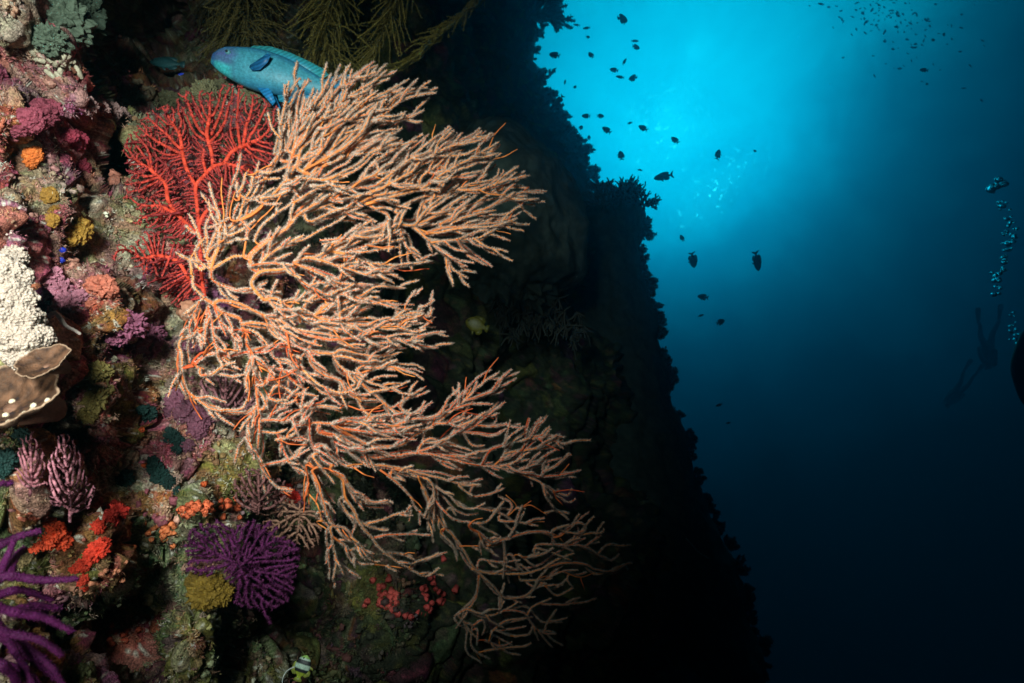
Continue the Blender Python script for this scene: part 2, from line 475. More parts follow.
# columns squeeze towards the edge line of the wall, then the sheet turns behind it
PX = np.zeros((ny, nx)); PY = np.repeat(vs[:, None], nx, 1)
s_ = (us + 260) / 800.0
for r in range(ny):
    k = np.where(us < 400, us, 400 + (us - 400) * (sil[r] - 400) / 140.0)
    PX[r, :len(us)] = k
    PX[r, len(us):] = sil[r] - 46 * ws ** 1.5 + 8 * np.sin(ws * math.pi)
D0 = wallD(PX, PY)
D0 = D0 + .60 * np.exp(-((PX - 117 - .12 * (PY - 155)) / 12.0) ** 4 - ((PY - 157) / 22.0) ** 4)      # a small cave
edge = D0[:, len(us) - 1]
D0[:, len(us):] = edge[:, None] + ws[None, :] * 4.0
base = at(PX, PY, D0)
gu = np.gradient(base, axis=1); gv = np.gradient(base, axis=0)
nn = np.cross(gu, gv); nn /= np.linalg.norm(nn, axis=2)[:, :, None] + 1e-12
flip = (nn * base).sum(2) > 0
front = np.where(flip[:, :, None], -nn, nn)
front[:, len(us):] = -np.sign((nn[:, len(us) - 2] * base[:, len(us) - 2]).sum(1))[:, None, None] * nn[:, len(us):]
B = base.reshape(-1, 3); NF = front.reshape(-1, 3)
near = np.clip(1.9 - D0.reshape(-1), 0.0, 1.0)       # how close: small relief only where it can be seen
amp = 0.5 + 0.5 * np.clip(D0.reshape(-1) / 1.4, 0, 3)
wv = B + 0.05 * np.stack([fbm(B * 7, 2, 1), fbm(B * 7, 2, 2), fbm(B * 7, 2, 3)], 1)
f1, f2, c1 = worley(wv * 9.0, 1)
g1, g2, c2 = worley(wv * 24.0, 2)
h1, h2, c3 = worley(wv * 62.0, 3)
disp = 0.048 * amp * fbm(B * 3.1, 4, 10) + 0.036 * amp * (0.5 - f1) + 0.020 * (0.5 - g1) * (0.6 + near) + 0.008 * (0.5 - h1) * near + 0.004 * fbm(B * 150, 2, 20) * near
disp -= 0.030 * np.clip(0.10 - (f2 - f1), 0, 1) / 0.1 * (0.4 + near)
P = B + NF * disp[:, None]

# colours of the crust: patches of different encrusting life, with shade painted in right of the fan
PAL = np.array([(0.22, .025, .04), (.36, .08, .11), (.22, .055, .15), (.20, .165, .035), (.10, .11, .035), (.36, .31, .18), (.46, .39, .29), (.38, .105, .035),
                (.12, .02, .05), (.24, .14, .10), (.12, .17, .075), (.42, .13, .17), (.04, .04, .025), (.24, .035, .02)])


def pal_pick(cid, w):
    cw = np.cumsum(w, 1); cw /= cw[:, -1:]
    u = ((cid * 7919) % 10007) / 10007.0
    return PAL[np.clip((u[:, None] > cw).sum(1), 0, len(PAL) - 1)]


qx, qy, _ = proj(B)


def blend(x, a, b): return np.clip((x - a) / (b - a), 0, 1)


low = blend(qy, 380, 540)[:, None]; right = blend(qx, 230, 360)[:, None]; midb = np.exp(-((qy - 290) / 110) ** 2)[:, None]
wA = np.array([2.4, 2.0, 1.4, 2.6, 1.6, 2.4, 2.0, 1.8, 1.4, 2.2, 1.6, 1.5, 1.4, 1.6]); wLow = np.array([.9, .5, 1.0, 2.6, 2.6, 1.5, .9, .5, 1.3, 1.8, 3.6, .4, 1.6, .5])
wShade = np.array([.15, .02, .2, .5, 1, .02, .01, .1, .6, .2, .4, .01, 9, .15]); wM = np.array([2.2, 2.8, 2.8, 2.0, 1.0, 2.2, 1.8, 1.4, 1.4, 1.6, 1.4, 2.6, .8, 1.4])  # weights towards the right favour near-black, painting the unlit wall's shade into its colour
wt = wA * (1 - low) + wLow * low; wt = wt * (1 - midb * .7) + wM * midb * .7; wt = wt * (1 - right) + wShade * right
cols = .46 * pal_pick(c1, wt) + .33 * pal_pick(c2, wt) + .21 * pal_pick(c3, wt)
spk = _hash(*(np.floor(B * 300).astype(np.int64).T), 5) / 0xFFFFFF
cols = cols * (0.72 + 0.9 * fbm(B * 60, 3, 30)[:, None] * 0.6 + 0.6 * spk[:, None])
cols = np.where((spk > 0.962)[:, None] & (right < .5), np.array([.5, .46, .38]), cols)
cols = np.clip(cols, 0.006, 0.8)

gW = Geo()
ii = np.arange(ny - 1)[:, None]; jj = np.arange(nx - 1)[None, :]
quads = np.stack([ii * nx + jj, (ii + 1) * nx + jj, (ii + 1) * nx + jj + 1, ii * nx + jj + 1], -1).reshape(-1, 4)
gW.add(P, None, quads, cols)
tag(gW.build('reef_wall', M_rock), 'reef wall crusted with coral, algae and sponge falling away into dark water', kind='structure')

# a lookup of the finished surface: picture position -> point, normal
spx, spy, spz = proj(P)
LUT = {}
for idx in np.where((spx > -80) & (spx < 620) & (spy > -60) & (spy < 740))[0]:
    k = (int(spx[idx] // 4), int(spy[idx] // 4))
    if k not in LUT or spz[idx] < spz[LUT[k]]: LUT[k] = idx


def surf(px, py):
    for r_ in range(0, 6):
        c = [LUT[k] for k in ((int(px // 4) + a, int(py // 4) + b) for a in range(-r_, r_ + 1) for b in range(-r_, r_ + 1)) if k in LUT]
        if c:
            i_ = min(c, key=lambda q: (spx[q] - px) ** 2 + (spy[q] - py) ** 2)
            return P[i_], NF[i_], spz[i_]
    return at(px, py, wallD(px, py)), -FW, float(wallD(px, py))


_gx = np.arange(-60, 621, 4); _gy = np.arange(-60, 741, 4)
_R = np.full((len(_gy), len(_gx)), 99.0)
for (a_, b_), i_ in LUT.items():
    if 0 <= a_ + 15 < len(_gx) and 0 <= b_ + 15 < len(_gy): _R[b_ + 15, a_ + 15] = spz[i_]
_M = np.full_like(_R, 99.0)
for a_ in range(-3, 4):
    for b_ in range(-3, 4): _M = np.minimum(_M, np.roll(np.roll(_R, a_, 1), b_, 0))
_S = sum(np.roll(np.roll(np.minimum(_M, 9), a_, 1), b_, 0) for a_ in range(-2, 3) for b_ in range(-2, 3)) / 25.0


def near_d(x, y):
    """depth of the foremost relief round a picture position"""
    return float(_S[int(np.clip((y + 60) // 4, 0, len(_gy) - 1)), int(np.clip((x + 60) // 4, 0, len(_gx) - 1))])


# ---- encrusting growth too small and dense to count
gB = Geo(); gT = Geo()
blobV, blobF = ico(1)
cand = np.where((spx > -60) & (spx < 420) & (spy > -40) & (spy < 720) & (NF @ FW < 0.15))[0]
pick = rng.choice(cand, 2000, replace=False)
for n_, i_ in enumerate(pick):
    d = spz[i_]
    if d > 2.0: continue
    r0 = d * rng.choice([1.1, 1.6, 2.2, 3.0, 4.2], p=[.30, .32, .22, .12, .04]) / FPX
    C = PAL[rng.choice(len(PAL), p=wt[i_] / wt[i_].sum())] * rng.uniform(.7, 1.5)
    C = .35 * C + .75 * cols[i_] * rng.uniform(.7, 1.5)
    if rng.random() < .015 and spx[i_] < 260: C = np.array([(.62, .10, .03), (.55, .05, .03), (.62, .3, .06), (.55, .5, .42)][rng.integers(4)]) * .8
    ta = np.cross(NF[i_], UP); ta /= np.linalg.norm(ta) + 1e-9; tb = np.cross(NF[i_], ta)
    for _k in range(rng.integers(2, 9)):
        dv = 1 + 0.8 * (rng.random(len(blobV)) - .5) + .3 * vnoise(blobV * 2 + n_ + _k, 1)
        st = rng.uniform(.5, 1.5, 3); o2 = rng.normal(size=2) * r0 * 1.9; r1_ = r0 * rng.uniform(.5, 1.1)
        gB.add(P[i_] + ta * o2[0] + tb * o2[1] + NF[i_] * rng.normal(0, .3) * r0 + blobV * dv[:, None] * r1_ * st, blobF, None, np.clip(C * rng.uniform(.75, 1.25) * (1 + .5 * (rng.random(len(blobV))[:, None] - .5)), .004, .8))
tag(gB.build('encrusting_growth', M_growth), 'knobbly crust of small sponges, sea squirts and coral bits covering the wall', kind='stuff')
pick = rng.choice(cand, 9500, replace=False)
for i_ in pick:
    d = spz[i_]
    if d > 1.9: continue
    m = rng.integers(5, 12)
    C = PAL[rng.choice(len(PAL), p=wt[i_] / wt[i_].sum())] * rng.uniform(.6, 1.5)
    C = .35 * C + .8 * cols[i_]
    D = NF[i_] + rng.normal(size=(m, 3)) * .75
    L = d * rng.uniform(2.5, 7.0) / FPX
    gT.spikes(P[i_] + rng.normal(size=(m, 3)) * L * .3, D, L * rng.uniform(.5, 1.2, m), d * rng.uniform(.45, .9) / FPX, np.clip(np.tile(C, (m, 1)) * rng.uniform(.7, 1.4, (m, 1)), .004, .8))
tag(gT.build('algae_turf', M_growth), 'short tufts of algae and hydroids on the reef wall', kind='stuff')

# ---- the far pillar standing before the wall and the ragged life on its rim
def column(name, label, rows, depth, thick, seed, C, amp, freq):
    """rows: (py, left px, right px); a closed upright mass, thick metres front to back"""
    rows = np.array(rows, float); yy = np.linspace(rows[0, 0], rows[-1, 0], 150)
    l = np.interp(yy, rows[:, 0], rows[:, 1]); r = np.interp(yy, rows[:, 0], rows[:, 2])
    K = 120; th = np.arange(K) * 2 * np.pi / K
    c = np.stack([at((a + b) / 2, y, depth) for a, b, y in zip(l, r, yy)])
    hw = (r - l) / 2 * depth / FPX
    ring = c[:, None, :] + hw[:, None, None] * np.cos(th)[None, :, None] * RT + thick * np.clip(hw / hw.mean(), .4, 1.4)[:, None, None] * np.sin(th)[None, :, None] * np.array([0, 1, 0])
    out = np.cos(th)[None, :, None] * RT + np.sin(th)[None, :, None] * np.array([0, 1, 0]) + 0 * c[:, None, :]
    V = ring.reshape(-1, 3); O = out.reshape(-1, 3)
    w1, w2, wc = worley(V * freq + seed, seed); x1, x2, xc = worley(V * freq * 3 + seed, seed + 1)
    V = V + O * (amp * (fbm(V * freq * .5 + seed, 4, seed) + .9 * (.5 - w1) + .35 * (.5 - x1)))[:, None]
    n = len(yy); i = np.arange(n - 1)[:, None]; j = np.arange(K)[None, :]
    Q = np.stack([i * K + j, (i + 1) * K + j, (i + 1) * K + (j + 1) % K, i * K + (j + 1) % K], -1).reshape(-1, 4)
    V = np.concatenate([V, V[:K].mean(0)[None], V[-K:].mean(0)[None]])
    T = [((q + 1) % K, n * K, q) for q in range(K)] + [((n - 1) * K + q, n * K + 1, (n - 1) * K + (q + 1) % K) for q in range(K)]
    CC = np.asarray(C) * (.7 + .6 * ((np.concatenate([xc, [0, 0]]) % 97) / 97.0))[:, None]
    g = Geo(); g.add(V, T, Q, CC)
    return tag(g.build(name, M_far), label, kind='structure'), V


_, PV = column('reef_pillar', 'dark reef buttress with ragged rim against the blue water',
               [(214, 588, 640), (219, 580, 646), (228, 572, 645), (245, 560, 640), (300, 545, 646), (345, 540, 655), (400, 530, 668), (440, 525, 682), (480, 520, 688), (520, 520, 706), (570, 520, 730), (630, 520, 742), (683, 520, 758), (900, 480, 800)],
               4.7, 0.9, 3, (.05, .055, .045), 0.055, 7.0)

def rim_x(VV, py):
    x, y, z = proj(VV); m = np.abs(y - py) < 5
    return x[m].max() if m.any() else 640.0


# massive rounded coral hanging out behind the sea fan
gH = Geo()
V, F = ico(6)
c0 = at(497, 238, 2.9); off = np.array([3.3, 1.2, 8.0])
Xs = V.copy()
w1, w2, _ = worley(V * 11 + off, 8)
d = 1 + .02 * np.sin(14 * (V @ UP) + 3 * fbm(V * 2, 2, 6)) + .09 * fbm(V * 1.7 + off, 3, 4) + .02 * fbm(V * 9, 3, 5) + .012 * (.5 - w1)
pz = V @ UP
d = d * np.where(pz < -.35, 1 - .30 * blend(-pz, .35, .9) * (1 + .9 * fbm(V * 7 + off, 2, 7)), 1)
Vw = c0 + (d[:, None] * V) @ np.diag([1, 1, 1]) * 0
Vw = c0 + d[:, None] * ((V @ RT)[:, None] * RT * .42 + (V @ UP)[:, None] * UP * .52 + (V @ FW)[:, None] * FW * .5)
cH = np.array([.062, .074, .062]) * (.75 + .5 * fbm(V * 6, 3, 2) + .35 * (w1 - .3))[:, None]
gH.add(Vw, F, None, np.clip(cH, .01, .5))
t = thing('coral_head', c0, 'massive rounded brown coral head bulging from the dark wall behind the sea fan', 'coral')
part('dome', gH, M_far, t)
gS = Geo()
for k in range(46):
    px = 478 + 2.3 * k + rng.normal(0, 2); py = 318 + 10 * math.sin(k * .5) + rng.normal(0, 7)
    q = at(px, py, 2.56 + .003 * abs(k - 15) + rng.normal(0, .03))
    for _i in range(7):
        e = q + rng.normal(size=3) * .025 - UP * rng.uniform(.02, .06)
        gS.tube(crom([q, (q + e) / 2 + rng.normal(size=3) * .006, e], 3), np.linspace(.006, .003, 7), 4, np.array([.035, .034, .028]) * rng.uniform(.6, 1.3))
part('ragged_fringe', gS, M_coral, t)

# ================================================================== THE ORANGE SEA FAN
# every limb traced as (column,row) runs; grouped by the limb they belong to
LIMBS = {
'upper': """211,270 213,262 218,248 225,232 237,219 244,200 252,184 259,162|237,219 255,213 268,201 281,188 288,179 297,166 312,150 330,125 350,108 372,86|265,179 275,160 281,150 279,151 282,119 288,97 298,80 301,79|281,160 289,142 296,116 299,95 309,79|288,150 295,133 304,114 311,95|292,155 301,125 314,104 324,88 331,74|285,165 296,151 314,123 324,102 334,85 345,73|288,168 292,160 302,136 323,110 339,89 355,76 371,64|293,165 305,142 329,116 343,101 361,88 375,80 387,70|343,101 349,82 352,69|296,168 304,160 318,142 336,124 358,108 372,98 394,88 409,79|304,165 326,142 340,124 358,116 378,110 384,99|305,170 333,155 352,142 371,123 386,113 402,101 419,95 436,93|310,172 324,158 340,142 356,130 372,123 396,121 408,118 424,110|312,175 336,154 358,140 372,132 396,129|315,178 327,160 342,149 358,143 381,137
372,98 371,92 373,90|384,99 386,104|290,150 312,128 330,110|300,150 320,132 338,112 348,98|322,150 344,132 362,120|330,158 352,150 380,143 402,128|300,140 306,118 318,100|320,165 350,155 374,141 398,138|340,160 362,150 386,147 402,140""",
'left': """200,270 190,259 192,277 193,287 204,298|192,277 191,259 201,243 206,235|209,271 198,260 196,250 203,240|209,263 203,249 202,244 195,228 189,214|206,258 211,245 219,222 213,197 209,182|212,258 222,230 224,213 222,195 222,178|228,235 243,229 255,220|224,242 231,241 238,238|244,258 244,249 247,235 259,220 271,209 281,195|231,220 231,207 235,192|240,203 237,190 237,181|239,200 243,181 249,169|249,200 262,195 274,188|208,250 208,241 206,228 211,214|252,184 262,180 280,178|253,175 264,168 272,165|260,198 275,196 290,190|240,219 247,225 246,236|219,222 215,200|225,236 236,228 248,214 262,206|255,240 262,226 276,214 292,203
209,274 218,265 234,256 252,255 264,250 281,241 300,240 322,228 338,220 352,212|204,298 182,316""",
'crown': """250,256 264,243 285,228 300,212 322,201 340,199 356,200 364,203 379,210 388,216 388,223 373,231 348,240 322,244|287,180 300,178 326,181 341,174 358,165 369,155 386,147 400,143|351,184 366,178 379,174 378,165 379,160 400,146 417,141|379,174 401,174 411,165 427,153 436,140|382,191 391,179 402,172 418,168|364,201 373,196 394,193 408,188 424,188 439,190 445,182 449,175|370,203 382,199 399,201|380,241 399,225 402,216 411,201|330,250 360,238 385,228 399,225 414,225 425,212 439,199 457,190 473,183 495,178 499,169|457,192 479,190 504,181 517,172|414,225 447,212 471,205 492,194 509,188 527,188|440,222 458,216 483,210 498,202 511,197 524,193 539,193|511,197 524,203 535,205|440,224 458,218 479,212 496,210|426,230 447,228 483,225 504,222 517,218|360,196 385,186 410,172 419,162 435,153 451,146 471,142 479,140 492,133|365,203 400,195 423,187 436,178 457,165 471,158 486,150 499,142|476,180 489,165 501,153|423,204 436,197 445,184 457,168 468,164 487,162|451,178 465,174 482,171|451,146 471,140 482,131|435,153 446,143 457,133|429,150 435,140 449,130|412,231 431,242 446,258 453,270 468,278|438,245 453,258 474,263|412,226 430,234 462,228 494,226 516,219|433,239 459,239 477,238 496,229|457,241 468,255 487,266|477,241 488,247 508,252|399,225 402,236 409,250 422,258
340,190 362,182 382,168 402,158|330,195 350,190 372,186 398,178|345,208 362,214 376,222|320,210 345,212 362,207|310,222 332,212 352,206|300,200 320,188 345,186|296,192 315,183|298,215 318,208 335,203|420,180 436,168 452,154 462,150|405,184 420,172 440,160 458,146|390,170 408,158 424,146 440,134|378,182 398,168 414,156|418,215 436,206 452,196|430,215 452,204 470,196|395,212 410,202 428,195""",
'middle': """212,279 227,287 243,291 264,288|252,284 256,274 265,269 290,268 296,260 316,255 334,244 359,233 380,228|250,266 272,263 291,265|294,268 302,281 319,291 329,294 350,294|261,265 267,255 287,243 304,235|218,301 236,303 258,313 280,322 299,331 320,334 345,338|242,322 258,323 281,329 302,340 322,346|264,300 275,298 291,307 306,319 319,326 340,332|277,308 286,317 296,315|291,303 299,290|300,307 310,298 322,292|294,266 309,258 337,266 358,272 376,277|296,262 300,265 322,275 340,283 367,284|345,252 351,256 366,262 382,264 402,265 429,261|318,262 329,258 355,249 373,243 391,234 400,230|401,234 408,249 421,259|300,312 309,300 319,294|309,318 329,306 359,296 376,287 405,288|378,287 388,280|359,297 376,302 402,310|405,305 416,290|385,324 402,313 408,309|386,324 410,319 421,305|413,318 429,316 432,309|300,313 317,318 351,324 388,326 411,325|330,320 344,318 358,312 370,306|296,330 320,338 337,339 373,336 399,339 410,340 427,333 445,332|410,342 424,346 438,348|310,318 329,320 344,324 373,326 388,329 411,326|335,343 350,346 361,348|310,352 332,353 341,349 361,353 382,356 402,352|332,353 341,367 358,377 385,387 395,387 410,381|355,371 370,370 388,367 405,370 414,373 424,380|357,370 366,365 379,364|310,356 310,358 312,365 322,374 341,381 345,390 358,399 378,400|304,373 319,384 339,392 352,391 362,384|362,386 376,395 388,406 399,414 411,409|401,403 421,389|330,284 345,276 356,268|325,300 340,292 356,286|340,312 356,304 368,300
330,250 348,246 362,240|345,268 368,268 390,272|320,312 338,306 352,300|330,330 350,328 372,332|370,346 386,342 400,345|340,356 362,362 376,360|395,318 412,312 424,314|270,300 285,308 298,316|265,316 282,318 300,322""",
'stem': """204,298 212,303 222,312 238,318 240,322 243,331 246,344 252,369 256,388 258,403 260,420 258,446 259,460 266,474 278,487 293,490|258,403 249,421 247,440 252,452|202,301 193,317 189,328 192,337 193,342|208,307 212,325 214,340 217,347 226,352|190,336 184,337 179,346 182,353 182,368 181,374|184,342 192,336 198,326|182,371 193,365 199,359 212,353 228,356 243,352 264,352 278,344 294,346 305,350 320,356|181,374 179,381 186,396|182,378 187,390 199,400 214,409 228,410 242,409 247,399|193,367 204,369|201,375 218,374 236,377|200,330 205,328 221,328 230,329 239,337 242,347|258,366 272,368 296,375 312,384|316,339 302,356 291,372 283,381 265,378|284,333 291,356 299,368|264,409 271,393 280,385 294,393 305,394 318,396|261,421 287,419 299,415 306,407 319,406 340,408|262,420 288,420 300,413|262,432 277,433 287,429|280,439 284,452 291,464 300,474|265,466 283,461 294,458 309,449|309,419 310,439 316,451 324,461 335,466|294,422 299,435 306,439|318,423 347,425 368,420 385,421|321,432 340,436 354,444 365,448|331,438 338,449 354,452|324,445 332,455 344,465 357,468|312,457 324,471 334,483|331,473 343,476 348,486 362,496 373,502 388,500|306,465 309,483 309,504|312,471 319,495 324,508|343,483 347,501 353,509|360,458 379,455|360,448 379,470|205,303 207,318 204,330|216,308 220,322 226,336|222,312 230,322 234,335|196,312 198,330 206,342
246,344 254,356 262,372|250,330 262,338 272,350|252,369 246,380 246,392|256,388 264,384 276,374|270,396 284,404 296,400|266,424 276,412 290,406|272,356 280,364 284,376|286,352 296,360 304,372|300,424 306,410 316,398|292,398 300,406 310,402|275,440 290,436 302,428""",
'lower': """320,432 345,440 370,456 399,454 417,452 436,454 450,458 470,464 484,466 500,467 514,472 538,463 550,460|330,428 350,436 370,445 399,446 414,436 431,427 449,413 464,401 480,386 499,372|467,401 484,395 496,388 503,376|452,411 469,405 493,404|439,424 452,423 465,418|456,404 459,383|462,399 471,388|472,391 477,382|395,425 414,418 428,418 447,410|401,404 424,388|405,420 409,417 420,410 425,401|340,420 370,423 384,424 404,432|335,428 370,432 392,432 414,433|415,452 428,449 446,440 458,426 472,415|418,448 423,442 431,439 443,443 472,451|458,433 472,427 488,415 505,402|477,429 499,426 507,423|464,436 493,435 506,429|464,436 472,445 484,445|492,464 503,456 509,444 528,431|484,461 490,451 506,444|506,456 521,451 541,447 559,438|519,448 536,428 541,417|533,439 541,439 550,429|553,445 568,445|518,475 531,476 547,477 562,475 581,470|559,472 569,464|538,473 549,464|544,483 556,492 568,495 572,489|350,430 375,438 400,440|430,458 446,466 462,470|440,452 462,456 480,458
360,412 378,418 396,416|345,405 362,410 380,408|500,466 515,462 530,452|520,474 536,480 548,488|330,440 346,448 366,452|380,440 396,434 410,428""",
'foot': """340,440 362,462 390,468 430,476 452,482 467,486 481,486|395,470 425,478 431,484 449,496 459,506 471,509 485,503|433,486 433,504 435,523|436,499 449,515 459,520 481,524|450,508 456,515|424,488 437,518 452,536 461,549 470,566 477,574 491,586 504,598 524,596 534,589 543,583|469,527 481,534 493,542 509,537 532,531 553,534 554,544 578,545 592,550 598,555 607,558|464,546 488,546 493,542|488,521 504,501|504,518 516,506 506,495|516,506 525,508|510,533 524,512|531,505 547,515|557,511 569,520|560,536 578,522 586,528 578,536|572,544 581,535 601,533 604,529|585,544 601,535|598,555 607,545 614,544|611,560 619,554|540,566 563,563 585,564 595,569 614,570 625,564 632,563|563,576 581,577 595,572|567,579 573,588|579,580 585,591|470,570 490,573 519,573 541,569 560,558 574,553|519,555 535,567|522,555 541,555 553,548|504,548 503,579|512,555 518,570|538,588 563,585|543,589 557,595 573,588|478,577 477,594 469,607 458,615 465,624 472,626 472,646 481,654 490,659|481,652 499,649 524,646 531,643|465,611 488,615 503,611 518,602|471,623 483,620 485,629 482,635|497,611 504,601|503,611 512,610 525,613 532,624 541,632 556,634|491,639 494,630 510,636|494,627 506,621 528,618|518,636 529,634 533,626|477,629 477,645|499,640 502,651|532,607 551,598|538,606 569,604 578,598|550,618 556,610|543,629 548,622|554,621 567,618|330,470 343,480 346,497 355,512 360,524 371,537 380,549 398,562 421,575 430,574 439,568|340,470 349,490 356,502|345,478 354,492 371,502 390,501 393,504|365,524 383,519 409,511|373,538 390,535 412,534 431,535|411,565 439,553|380,470 395,481 411,497 414,506 427,519|411,506 409,521|420,511 420,525|418,476 424,492 428,506 428,531|425,474 430,481 434,490 434,521|312,470 316,480 322,502 330,524 345,531 358,547 374,554|317,514 328,526|317,522 330,531|330,531 336,562 333,579|335,537 349,550 358,563 374,564|338,562 352,572 361,578|351,550 365,546|383,553 401,554 415,560|377,565 404,568|350,505 356,520 352,534|362,520 376,528 388,530|340,500 348,514 356,526
440,532 452,545 458,556|500,520 520,522 538,526|535,548 552,552 570,560|480,560 500,562 520,560|545,575 560,572 578,570|470,495 488,494 504,488|480,508 498,512 512,520|500,630 515,628 526,626|484,640 500,646 512,642|475,536 486,548 498,556|520,580 536,580 552,578|556,528 566,532 580,534""",
}


def fan_depth(px, py):
    px = np.asarray(px, float); py = np.asarray(py, float)
    return (1.10 + .16 * np.clip((px - 200) / 330, -.1, 1.3) + .48 * np.clip((py - 430) / 220, 0, 1.2) * (.4 + .6 * np.clip((px - 330) / 180, 0, 1)) + .05 * np.clip((230 - py) / 170, 0, 1)
            - .05 * np.exp(-((px - 330) / 120) ** 2 - ((py - 260) / 120) ** 2))


PXM = 1.12 / FPX     # one picture pixel at the fan, in metres
CO = np.array([.80, .25, .06]); CO2 = np.array([.74, .10, .03]); CP = np.array([.74, .545, .43])


def limb_branch(gc_, gp_, pts, r0, r1, dd, bare=0.0, redden=0.0, dd0=None):
    """one branch: bark tube in gc_, its comb of polyps in gp_; dd0 is the layer it starts from, dd the layer it ends in"""
    s = crom(pts, step=3.0)
    n = len(s); u = np.linspace(0, 1, n)
    lay = dd if dd0 is None else dd0 + (dd - dd0) * np.clip(u * 2.2, 0, 1)
    d = fan_depth(s[:, 0], s[:, 1]) + lay + .008 * np.sin(u * 5 + dd * 90) * np.sin(u * 3.14)
    wob = np.cumsum(rng.normal(size=(n, 2)) * .22, 0); wob -= u[:, None] * wob[-1]
    P3 = at(s[:, 0] + wob[:, 0], s[:, 1] + wob[:, 1], d)
    rad = (r0 + (r1 - r0) * u ** .8) * PXM * (1 + .1 * rng.normal(size=n).clip(-1, 1))
    mixv = np.clip(redden + .25 * rng.normal(), 0, 1)
    C = CO * (1 - mixv) + CO2 * mixv
    gc_.tube(P3, rad, 6, C * rng.uniform(.85, 1.1))
    if bare >= 1: return P3, s, lay
    seg = np.linalg.norm(np.diff(P3, axis=0), axis=1); cum = np.concatenate([[0], np.cumsum(seg)]); L = cum[-1]
    m = int(L / (PXM * .125))
    if m < 3: return P3, s, lay
    t = np.sort(rng.uniform(bare * L, L * 1.0, m))
    clump = np.sin(t / PXM * rng.uniform(.35, .6) + rng.uniform(0, 6)) * .5 + .5     # polyps come in whorls, thicker here and thinner there
    t = t[rng.random(m) < .55 + .45 * clump]; m = len(t)
    b = np.stack([np.interp(t, cum, P3[:, k]) for k in range(3)], 1); rr = np.interp(t, cum, rad)
    tg = np.stack([np.interp(t, cum, np.gradient(P3[:, k])) for k in range(3)], 1); tg /= np.linalg.norm(tg, axis=1)[:, None] + 1e-12
    rd = rng.normal(size=(m, 3)); rd -= tg * (rd * tg).sum(1)[:, None]; rd /= np.linalg.norm(rd, axis=1)[:, None] + 1e-12
    vw = b / np.linalg.norm(b, axis=1)[:, None]
    rd = rd - vw * ((rd * vw).sum(1) * (.72 if rng.random() < .7 else .3))[:, None]; rd /= np.linalg.norm(rd, axis=1)[:, None] + 1e-12
    tip = (t > L - PXM * 2.5)
    D = rd + tg * rng.uniform(-.1, .6, m)[:, None] + tg * tip[:, None] * .9
    ln = PXM * rng.uniform(1.3, 3.1, m)
    Cc = np.tile(CP, (m, 1)) * rng.uniform(.68, 1.15, (m, 1))
    gp_.spikes(b + rd * rr[:, None] * .75, D, ln, PXM * rng.uniform(.24, .40, m), np.clip(Cc, 0, .88))
    return P3, s, lay


